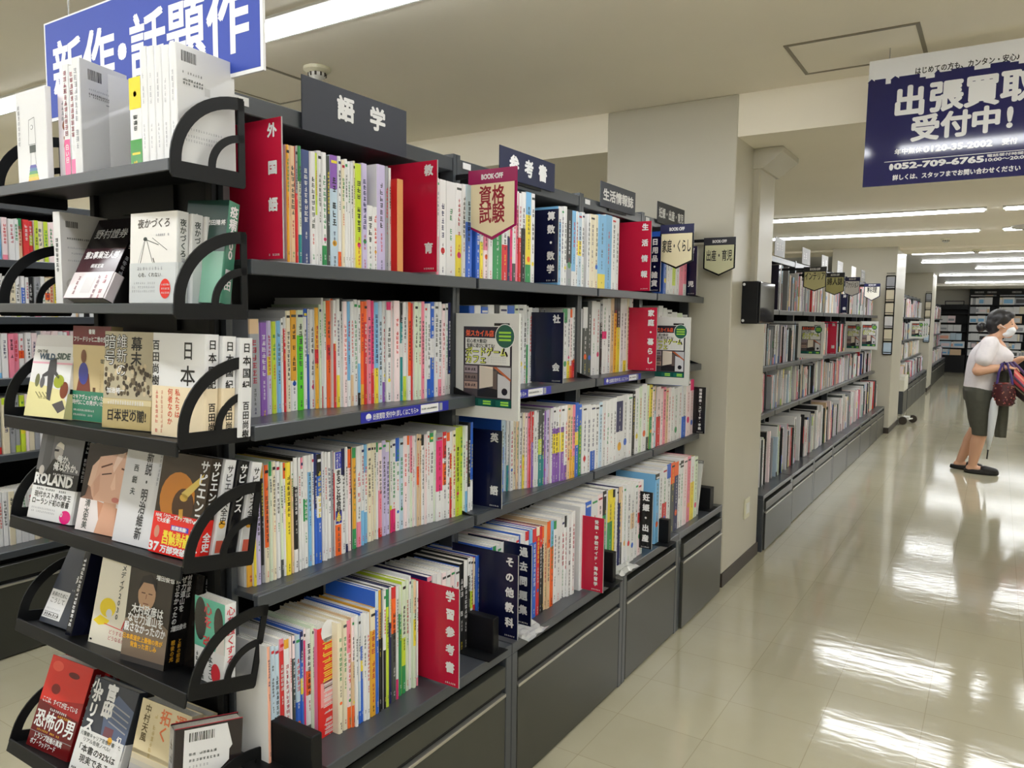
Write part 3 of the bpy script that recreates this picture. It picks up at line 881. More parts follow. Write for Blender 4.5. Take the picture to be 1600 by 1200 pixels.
def art(s, w, h):
    s.rect(0, h*.33, w, h, lin((176, 166, 142)), 1)
    for i in range(90):
        x, y = RND.uniform(.03, .97)*w, h*RND.uniform(.36, .66)
        c = RND.choice(((70, 60, 48), (100, 88, 70), (196, 180, 150), (58, 50, 42)))
        s.disc(x, y, .0042, lin(c), 2+i*.02, .0055, 8)
    s.text('幕末', w*.66, h*.95, .032, 'k', vert=True, bold=.02); s.text('維新の', w*.36, h*.97, .031, 'k', vert=True, bold=.05); s.text('維新の', w*.36, h*.97, .031, 'w', vert=True, bold=.0, k=3)
    s.text('暗号', w*.12, h*.97, .034, 'k', vert=True, bold=.05); s.text('暗号', w*.12, h*.97, .034, 'w', vert=True, bold=.0, k=3); s.text('加治将一', w*.08, h*.37, .013, 'w', bold=.03, k=4)
def bart(s, sp, w, t, hb):
    s.rect(0, hb*.8, w, hb*.98, lin((204, 190, 150)), 1); s.marks(w*.1, hb*.9, .006, 15, .007, 'W', 2, vert=False); s.marks(w*.1, hb*.84, .006, 15, .007, 'W', 2, vert=False); s.marks(w*.2, hb*.62, .007, 13, .007, 'd', 2, vert=False)
    s.text('日本史の闇!', w*.12, hb*.3, .026, 'k', w=w*.78, bold=.02)
face_book('sepia book with a crowd of samurai and a tan paper band, on the third shelf', 3, -.128, 1.650, .139, .03, .212, lin((178, 168, 144)), lin((178, 168, 144)), art, None, yaw=12, lean=3, band=(.066, lin((178, 160, 112))), bart=bart)
def art(s, w, h):
    s.text('日', w*.68, h*.93, .04, 'k', vert=True, sx=.8, bold=.015); s.text('本', w*.68, h*.70, .044, 'k', vert=True, bold=.01); s.text('国', w*.68, h*.48, .044, 'k', vert=True, bold=.01); s.text('紀', w*.68, h*.26, .046, 'k', vert=True, bold=.01)
    s.text('百田尚樹', w*.06, h*.93, .022, 'k', vert=True, gap=1.1)
def bart(s, sp, w, t, hb):
    s.text('私たちは', w*.50, hb*.96, .015, lin((200, 80, 60)), vert=True, k=1); s.text('何者なのか', w*.36, hb*.96, .015, lin((200, 80, 60)), vert=True, k=1); s.marks(w*.2, hb*.92, .008, 9, .010, lin((206, 150, 130)), 1); s.marks(w*.1, hb*.92, .010, 9, .010, lin((206, 120, 110)), 1)
def nsp(s, t, h):
    s.text('日本国紀', t/2, h*.95, t*.62, 'k', vert=True, gap=1.25); 
def nsb(s, sp, w, t, hb): sp.text('百田尚樹', t/2, hb*.72, t*.55, 'k', vert=True, gap=1.05)
def nsb0(s, sp, w, t, hb):
    bart(s, sp, w, t, hb); nsb(s, sp, w, t, hb)
N_ART, N_BART = art, nsb0
for i in range(3):
    lab = ['white book with tall brushed title and pinkish band, frontmost of three', 'white book with cream band, second of three behind the tall brushed title', 'white book, rearmost of three beside the arch guard on the third shelf'][i]
    face_book(lab, 3, -.122+.0365*i, 1.474-.006*i, .152, .034, .213-.003*i, 'W', 'W', N_ART if i == 0 else None, nsp, yaw=6, lean=1.5, band=(.104, lin((222, 206, 176)) if i < 2 else 'W'), bart=N_BART if i == 0 else nsb)

# ---- fourth shelf
def art(s, w, h):
    s.rect(0, h*.38, w, h, lin((104, 104, 108)), 1); s.rect(w*.12, h*.38, w*.3, h, lin((84, 84, 88)), 2); s.rect(0, h*.38, w, h*.56, lin((40, 40, 42)), 2)
    s.poly([(w*.2, h*.42), (w*.62, h*.42), (w*.60, h*.66), (w*.5, h*.73), (w*.36, h*.7), (w*.24, h*.56)], lin((26, 26, 28)), 3)
    s.disc(w*.46, h*.80, .015, lin((176, 170, 166)), 4, .022); s.poly([(w*.38, h*.86), (w*.46, h*.91), (w*.56, h*.88), (w*.57, h*.82), (w*.5, h*.84)], lin((206, 200, 186)), 5)
    s.rect(w*.36, h*.795, w*.46, h*.82, 'k', 6); s.disc(w*.14, h*.56, .009, lin((196, 190, 188)), 4, .012)
    s.text('俺か、', w*.46, h*.68, .019, 'w', k=6, bold=.03); s.text('俺以外か。', w*.40, h*.59, .021, 'w', k=6, bold=.03, w=w*.56); s.marks(w*.42, h*.535, .006, 12, .006, 'w', 6, vert=False)
    s.text('ROLAND', w*.03, h*.41, .034, 'w', k=6, bold=.05, w=w*.86)
def bart(s, sp, w, t, hb):
    s.marks(w*.1, hb*.92, .007, 16, .0065, 'd', 1, vert=False); s.text('現代ホスト界の帝王', w*.08, hb*.68, .016, 'k', k=1, w=w*.84, bold=.02); s.text('ローランド初の著書', w*.06, hb*.48, .016, 'k', k=1, w=w*.84, bold=.02)
    for q in (.34, .24): s.marks(w*.06, hb*q, .005, 14, .006, 'g', 1, vert=False)
    s.disc(w*.86, hb*.2, .019, lin((216, 30, 120)), 1, .016); s.text('30', w*.70, hb*.2, .016, 'W', k=2, bold=.04); sp.text('ROLAND', t*.3, hb*.96, .001, 'k', k=1)
def sp_(s, t, h): s.marks(t/2, h*.95, t*.5, 11, .010, 'w')
face_book('black-and-white portrait book with a white band, at the fourth shelf outer end', 4, -.142, 1.978, .150, .018, .211, lin((70, 70, 74)), 'k', art, sp_, yaw=10, lean=4, roll=0, band=(.080, 'W'), bart=bart)
def art(s, w, h):
    s.rect(0, 0, w, h, lin((150, 112, 96)), 1); s.disc(w*.62, h*.62, w*.46, lin((216, 172, 150)), 2, h*.36); s.poly([(0, h), (w, h), (w*.8, h*.93), (w*.3, h*.86), (w*.16, h*.6), (w*.1, h*.4), (0, h*.36)], lin((40, 28, 26)), 3)
    s.poly([(w*.16, h*.74), (w*.3, h*.84), (w*.26, h*.6), (w*.2, h*.5), (w*.12, h*.52)], lin((222, 184, 162)), 4); s.line(w*.36, h*.74, w*.6, h*.80, .004, lin((96, 62, 50)), 3); s.line(w*.40, h*.66, w*.62, h*.69, .003, lin((70, 44, 36)), 3); s.poly([(w*.70, h*.70), (w*.76, h*.52), (w*.68, h*.50), (w*.64, h*.54)], lin((230, 192, 170)), 3); s.line(w*.82, h*.76, w*.98, h*.74, .004, lin((96, 62, 50)), 3); s.poly([(w*.72, h*.98), (w*.86, h*.94), (w*.66, h*.70), (w*.62, h*.76)], lin((232, 200, 184)), 2.5); s.poly([(w*.24, h*.56), (w*.36, h*.68), (w*.40, h*.48), (w*.30, h*.38)], lin((206, 160, 138)), 2.6); s.disc(w*.8, h*.40, .012, lin((198, 120, 110)), 3, .006)
    s.poly([(w*.4, h*.36), (w, h*.3), (w, h*.04), (w*.56, h*.02)], lin((196, 140, 112)), 3)
    s.rect(0, 0, w, h*.36, lin((222, 214, 214)), 2.5); s.text('清水', w*.2, h*.36, .018, 'd', vert=True, k=4); s.text('宏美', w*.2, h*.2, .018, 'd', vert=True, k=4); s.poly([(w*.45, 0), (w*.9, 0), (w*.84, h*.36), (w*.56, h*.36)], lin((206, 158, 132)), 4)
face_book('book with a close-up of a resting face, between the portrait and the grey title', 4, -.126, 1.790, .142, .018, .202, lin((190, 150, 130)), lin((190, 150, 130)), art, None, yaw=9, lean=4, roll=0)
def art(s, w, h):
    s.text('新説・明治維新', w*.56, h*.96, .0285, lin((60, 60, 62)), vert=True, sx=.8, gap=.98); s.text('西鋭夫', w*.28, h*.80, .017, 'd', vert=True, gap=1.5); s.marks(w*.8, h*.94, .008, 7, .010, 'g')
face_book('plain silver grey book with one long column of black title, on the fourth shelf', 4, -.128, 1.633, .146, .02, .217, lin((204, 204, 208)), lin((204, 204, 208)), art, None, yaw=4, lean=4, roll=0)
def art(s, w, h):
    s.rect(0, h*.36, w, h, lin((58, 44, 30)), 1); s.disc(w*.42, h*.56, w*.36, lin((190, 120, 40)), 2, h*.26); s.disc(w*.56, h*.50, w*.22, lin((74, 46, 24)), 3, h*.17); s.poly([(w*.5, h*.62), (w*.9, h*.84), (w*.86, h*.74), (w*.6, h*.56)], lin((206, 178, 90)), 4); s.disc(w*.56, h*.58, .012, lin((200, 160, 70)), 4, .008); s.poly([(w*.5, h*.46), (w*.58, h*.47), (w*.6, h*.38), (w*.52, h*.36)], lin((200, 150, 60)), 4)
    s.text('サピエンス全史', w*.90, h*.97, .027, 'w', vert=True, k=5, bold=.03)
def bart(s, sp, w, t, hb):
    s.text('NHK「クローズアップ現代+」', w*.05, hb*.88, .010, 'w', k=1, w=w*.8, bold=.03); s.text('で大反響!', w*.08, hb*.77, .010, 'w', k=1, bold=.03); s.rect(w*.4, hb*.62, w*.76, hb*.74, lin((76, 60, 170)), 1); s.text('話題沸騰!', w*.42, hb*.64, .009, 'w', k=2, w=w*.3, bold=.03)
    s.text('著者×池上彰', w*.26, hb*.46, .013, 'y', k=1, w=w*.56, bold=.04); s.text('白熱対談', w*.26, hb*.28, .020, 'y', k=1, w=w*.56, bold=.04); s.text('37', w*.0, hb*.06, .026, 'w', k=1, bold=.04, w=w*.2); s.text('万部突破!', w*.24, hb*.07, .016, 'w', k=1, w=w*.56, bold=.04); s.disc(w*.12, hb*.52, .008, lin((190, 130, 110)), 1, .013)
    sp.text('全史', t/2, hb*.7, t*.7, 'w', vert=True, k=1, bold=.03)
def ksp(s, t, h): s.text('サピエンス', t/2, h*.97, t*.72, 'w', vert=True, bold=.03)
def wsp(s, t, h): s.text('サピエンス全史', t/2, h*.95, t*.62, 'k', vert=True, bold=.01); s.disc(t/2, h*.36, t*.3, 'm', 1); s.rect(t*.2, h*.08, t*.8, h*.2, lin((210, 90, 70)), 1)
for i, (c, sp, lab) in enumerate(((lin((44, 36, 30)), ksp, 'dark book with an ochre painting and a red paper band, fourth shelf'), ('W', wsp, 'white-spined book stacked second behind the red-banded one'), ('k', ksp, 'black-spined book stacked third behind the red-banded one'), ('W', wsp, 'white-spined book stacked last behind the red-banded one'))):
    face_book(lab, 4, -.128+.031*i, 1.494-.004*i, .148, .029, .213-.002*i, c if i == 0 else c, c, art if i == 0 else None, sp, yaw=4.6, lean=3, roll=0, band=(.086, lin((212, 40, 34))) if i == 0 else None, bart=bart)

# ---- fifth shelf
def art(s, w, h):
    s.rect(0, 0, w, h, lin((62, 66, 76)), 1); s.text('青', w*.6, h*.56, .02, 'w'); s.marks(w*.6, h*.46, .004, 7, .006, 'g', 2, vert=False); s.rect(w*.02, h*.06, w*.6, h*.42, 'W', 2); s.text('未来のために', w*.06, h*.34, .012, lin((110, 110, 110)), k=3, w=w*.5); s.text('こうして', w*.1, h*.26, .014, lin((130, 130, 130)), k=3)
    s.marks(w*.06, h*.18, .004, 10, .006, 'g', 3, vert=False); s.rect(w*.05, h*.08, w*.5, h*.14, 'k', 3); s.rect(w*.055, h*.085, w*.495, h*.135, 'W', 4); s.marks(w*.07, h*.11, .008, 7, .008, 'k', 5, vert=False)
def sp_(s, t, h): s.marks(t/2, h*.9, t*.6, 16, .010, 'w')
face_book('slate book with a white label band, leaning back at the fifth shelf outer end', 5, -.128, 1.978, .120, .014, .193, lin((58, 62, 72)), lin((30, 32, 40)), art, sp_, yaw=6, lean=14, roll=0)
def cart(s, d, h):
    s.rect(.05, h*.55, .098, h*.93, 'W', 1); s.barcode(.06, h*.78, .03, .02, 'k', 2); s.marks(.056, h*.70, .005, 6, .006, 'd', 2, vert=False); s.rect(.06, h*.6, .07, h*.64, 'g', 2)
spine_book('navy black book with a white barcode label on its back, on the fifth shelf', 5, -.145, 1.825, .020, .12, .200, lin((24, 26, 44)), lin((18, 20, 30)), sp_, cart, yaw=8, lean=3)
def art(s, w, h):
    s.text('メディア2030', w*.62, h*.97, .016, 'd', vert=True, gap=1.0); s.disc(w*.36, h*.44, .026, lin((226, 200, 40)), 1, .022); s.disc(w*.42, h*.38, .010, 'W', 2, .010); s.poly([(w*.04, h*.26), (w*.2, h*.34), (w*.46, h*.3), (w*.4, h*.25), (w*.2, h*.22)], lin((226, 200, 40)), 1)
    s.line(w*.34, h*.255, w, h*.22, .0018, lin((210, 50, 60)), 2); s.line(w*.86, h*.24, w*.9, h*.44, .005, lin((60, 70, 120)), 3); s.line(w*.8, h*.24, w*.86, h*.36, .004, lin((200, 60, 70)), 3)
    s.text('どうするか', w*.5, h*.16, .011, lin((190, 120, 120)), k=2); s.text('どうなるか', w*.5, h*.09, .011, lin((190, 120, 120)), k=2); s.rect(w*.03, h*.03, w*.09, h*.05, 'k')
face_book('cream book with a yellow blot and a tiny figure, on the fifth shelf', 5, -.118, 1.770, .125, .014, .198, lin((222, 216, 200)), lin((222, 216, 200)), art, None, yaw=9, lean=-1, roll=0)
def art(s, w, h):
    s.rect(0, 0, w, h, lin((56, 50, 44)), 1); s.poly([(0, 0), (w, 0), (w, h*.42), (w*.7, h*.52), (w*.3, h*.52), (0, h*.44)], lin((120, 104, 90)), 2)
    s.disc(w*.44, h*.74, w*.2, lin((176, 140, 112)), 3, h*.17); s.poly([(w*.24, h*.76), (w*.3, h*.92), (w*.5, h*.96), (w*.64, h*.88), (w*.64, h*.78), (w*.56, h*.86), (w*.34, h*.86)], lin((40, 34, 32)), 4); s.rect(w*.32, h*.745, w*.41, h*.755, lin((70, 50, 42)), 5); s.rect(w*.48, h*.745, w*.57, h*.755, lin((70, 50, 42)), 5); s.line(w*.44, h*.74, w*.43, h*.69, .002, lin((130, 92, 76)), 5); s.rect(w*.38, h*.635, w*.5, h*.645, lin((120, 76, 66)), 5)
    s.text('木村政彦は', w*.14, h*.53, .023, 'w', k=6, w=w*.72, bold=.03); s.text('なぜ力道山を', w*.08, h*.43, .023, 'w', k=6, w=w*.8, bold=.03); s.text('殺さなかったのか', w*.02, h*.33, .022, 'w', k=6, w=w*.94, bold=.03); s.text('増田俊也', w*.62, h*.92, .013, 'w', k=6, bold=.03)
    s.text('日本柔道史上最強の男が', w*.02, h*.24, .013, 'm', k=6, w=w*.9, bold=.03); s.text('背負った哀しみ', w*.2, h*.17, .013, 'm', k=6, w=w*.6, bold=.03); s.rect(0, 0, w, h*.06, lin((70, 66, 64)), 3)
def sp_(s, t, h):
    s.text('殺さなかったのか', t*.22, h*.97, .015, 'w', vert=True, bold=.03); s.text('ぜ力道山を', t*.5, h*.97, .016, 'w', vert=True, bold=.03); s.text('村政彦は', t*.76, h*.97, .013, 'w', vert=True, bold=.03); s.text('増田俊也', t*.18, h*.40, .013, 'w', bold=.04, w=t*.66); s.text('戦後の光', t*.3, h*.3, .012, 'm', vert=True, k=2); s.text('と影の昭和', t*.62, h*.3, .011, 'm', vert=True, k=2)
face_book('thick dark book with a boxer-like portrait and white title, on the fifth shelf', 5, -.132, 1.612, .125, .062, .208, lin((50, 46, 42)), lin((24, 22, 22)), art, sp_, yaw=12, lean=-5)
face_book('thick black book standing behind the dark portrait book, white spine print', 5, -.066, 1.598, .125, .060, .206, lin((36, 32, 30)), lin((20, 19, 19)), None, sp_, yaw=12, lean=-5)
def art(s, w, h):
    s.rect(0, h*.4, w, h, lin((92, 172, 150)), 1); s.disc(w*.2, h*.74, w*.2, lin((26, 28, 30)), 2, h*.26); s.disc(w*.8, h*.74, w*.15, lin((44, 36, 34)), 2, h*.2); s.poly([(w*.7, h*.4), (w, h*.4), (w, h*.66), (w*.84, h*.6)], lin((220, 214, 212)), 3)
    s.text('心を', w*.46, h*.96, .028, lin((206, 70, 80)), vert=True, k=4); s.text('強', w*.46, h*.56, .034, lin((206, 60, 70)), vert=True, k=4); s.marks(w*.1, h*.34, .012, 5, .012, 'd', 3); s.marks(w*.3, h*.34, .010, 5, .012, 'd', 3); s.disc(w*.72, h*.14, .016, lin((210, 50, 60)), 2, .022); s.text('ようこ', w*.55, h*.34, .018, 'd', vert=True, k=3)
def sp_(s, t, h): s.text('心を強くする', t/2, h*.97, t*.75, lin((200, 40, 60)), vert=True, bold=.01); s.marks(t/2, h*.2, t*.3, 3, .01, 'd')
face_book('white-spined book with green figures on its cover, behind the fifth shelf arch guard', 5, -.072, 1.428, .106, .028, .180, 'w', 'W', art, sp_, yaw=-2, lean=-11, roll=0)

# ---- bottom shelf
def art(s, w, h):
    s.rect(0, 0, w, h, lin((150, 26, 26)), 1); s.poly([(0, h*.5), (w, h*.62), (w, h), (0, h)], lin((196, 44, 36)), 2); s.disc(w*.62, h*.86, .020, lin((90, 20, 20)), 3, .007); s.disc(w*.3, h*.66, .016, lin((110, 16, 16)), 3, .012); s.disc(w*.2, h*.9, .02, lin((216, 80, 64)), 3, .012)
    s.poly([(0, 0), (w, 0), (w, h*.42), (0, h*.5)], lin((96, 18, 20)), 3)
    s.text('ここは、すべてが狂っている', w*.08, h*.50, .014, 'w', k=5, w=w*.84, bold=.01); s.marks(w*.3, h*.44, .006, 11, .007, 'w', 5, vert=False); s.marks(w*.52, h*.40, .006, 7, .007, 'm', 5, vert=False); s.text('恐怖の男', w*.04, h*.24, .044, 'w', k=5, w=w*.92, bold=.02); s.marks(w*.14, h*.20, .005, 14, .006, 'm', 5, vert=False); s.rect(0, h*.165, w, h*.17, 'g', 5); s.text('トランプ政権の真実', w*.14, h*.11, .014, 'w', k=5, w=w*.66, bold=.02); s.text('ボブ・ウッドワード', w*.08, h*.04, .014, 'w', k=5, w=w*.6, bold=.02)
def sp_(s, t, h): s.text('恐怖の男', t/2, h*.84, t*.62, 'w', vert=True, bold=.02); s.text('トランプ政権の真実', t/2, h*.46, t*.4, 'w', vert=True, bold=.02); s.text('FEAR', t*.3, h*.9, .010, 'w', bold=.02, w=t*.4)
face_book('red book with a shadowed face and white title, at the bottom shelf outer end', 6, -.142, 1.972, .152, .036, .215, lin((150, 26, 26)), lin((128, 22, 26)), art, sp_, yaw=8, lean=1)
face_book('second red book standing behind the red one on the bottom shelf', 6, -.102, 1.962, .152, .036, .213, lin((150, 26, 26)), lin((128, 22, 26)), None, sp_, yaw=8, lean=1)
def art(s, w, h):
    s.rect(0, h*.3, w, h, lin((52, 56, 66)), 1); s.poly([(w*.5, h*.3), (w, h*.4), (w, h*.8), (w*.6, h*.9), (w*.4, h*.7)], lin((84, 96, 124)), 2); s.rect(w*.5, h*.4, w*.7, h*.56, lin((110, 70, 80)), 3); s.disc(w*.68, h*.44, .008, 'm', 4)
    s.text('小', w*.1, h*.99, .03, 'w', vert=True, k=5, bold=.04); s.text('ポリス', w*.16, h*.90, .033, 'w', vert=True, k=5, bold=.05); s.text('官邸', w*.46, h*.99, .038, 'w', vert=True, k=5, bold=.05)
    for q in range(4): s.line(w*.54, h*(.8-q*.06), w*.95, h*(.74-q*.06), .003, 'g', 4)
    s.text('幻冬舎', w*.86, h*.52, .016, 'w', vert=True, k=5, bold=.04)
def bart(s, sp, w, t, hb):
    s.text('元警察キャリア官僚が書いた', w*.04, hb*.86, .010, 'd', k=1, w=w*.9); s.text('リアル告発ノベル!', w*.14, hb*.74, .010, 'd', k=1, w=w*.6); s.text('「本書の92%は', w*.1, hb*.52, .018, 'k', k=1, w=w*.8, bold=.02); s.text('現実である」', w*.16, hb*.30, .018, 'k', k=1, w=w*.7, bold=.02); s.marks(w*.04, hb*.12, .006, 3, .006, 'k', 1, vert=False)
face_book('dark police novel with bold white letters and a white paper band, bottom shelf', 6, -.142, 1.775, .156, .026, .212, lin((48, 52, 62)), lin((48, 52, 62)), art, None, yaw=6, lean=1, band=(.098, 'W'), bart=bart)
def art(s, w, h):
    s.rect(0, h*.46, w, h, lin((206, 192, 158)), 1)
    for i in range(10):
        q = i/10; c = [206*(1-q)+70*q, 192*(1-q)+96*q, 158*(1-q)+176*q]
        s.rect(0, h*(.50-.05*(i+1)), w, h*(.50-.05*i), lin(c), 1)
    s.text('運命を', w*.82, h*.97, .034, lin((206, 110, 70)), vert=True, k=3); s.text('拓く', w*.52, h*.97, .034, lin((206, 110, 70)), vert=True, k=3); s.text('中村天風', w*.16, h*.96, .020, lin((90, 76, 50)), vert=True, k=3); s.marks(w*.34, h*.9, .012, 8, .012, 'A', 3); s.rect(0, 0, w, h*.26, lin((176, 186, 206)), 4); s.marks(w*.1, h*.2, .010, 10, .010, lin((110, 120, 150)), 5, vert=False); s.marks(w*.1, h*.12, .010, 10, .010, lin((110, 120, 150)), 5, vert=False)
def sp_(s, t, h):
    s.rect(0, 0, t, h*.3, lin((70, 90, 160)), 1); s.text('運命と石', t/2, h*.95, t*.7, lin((206, 120, 80)), vert=True, gap=1.25)
for i in range(2):
    face_book(['sand-to-blue book with orange brushed title, in front on the bottom shelf', 'sand-to-blue book behind the brushed orange title, showing its spine'][i], 6, -.122+.034*i, 1.585-.006*i, .158, .032, .215, lin((206, 192, 158)), lin((206, 192, 158)), art if i == 0 else None, sp_, yaw=6, lean=-4)
def cart(s, d, h):
    s.poly([(.02, h*.46), (.075, h*.46), (.112, h*.62), (.112, h*.72), (.118, h*.76), (.106, h*.98), (.02, h*.98)], 'W', 1); s.barcode(.03, h*.86, .05, .018, 'k', 2); s.marks(.03, h*.74, .008, 8, .007, 'd', 2, vert=False); s.marks(.03, h*.68, .006, 9, .007, 'd', 2, vert=False); s.marks(.03, h*.62, .005, 6, .007, 'g', 2, vert=False)
def sart(s, t, h): s.rect(0, 0, t, h, lin((150, 148, 146)), 1); s.marks(t/2, h*.9, t*.7, 7, .026, 'k', 2)
o = spine_book('black book with red-edged boards and a cut white barcode label, bottom shelf', 6, -.138, 1.400, .040, .138, .212, lin((38, 32, 32)), lin((90, 88, 88)), sart, cart, yaw=-24, lean=-12)
mb = MB(); mb.box((0, .001, .2122), (.0022, .138, .2132), lin((190, 40, 60))); mb.box((.0378, .001, .2122), (.04, .138, .2132), lin((190, 40, 60))); mb.build('red_edge', o)

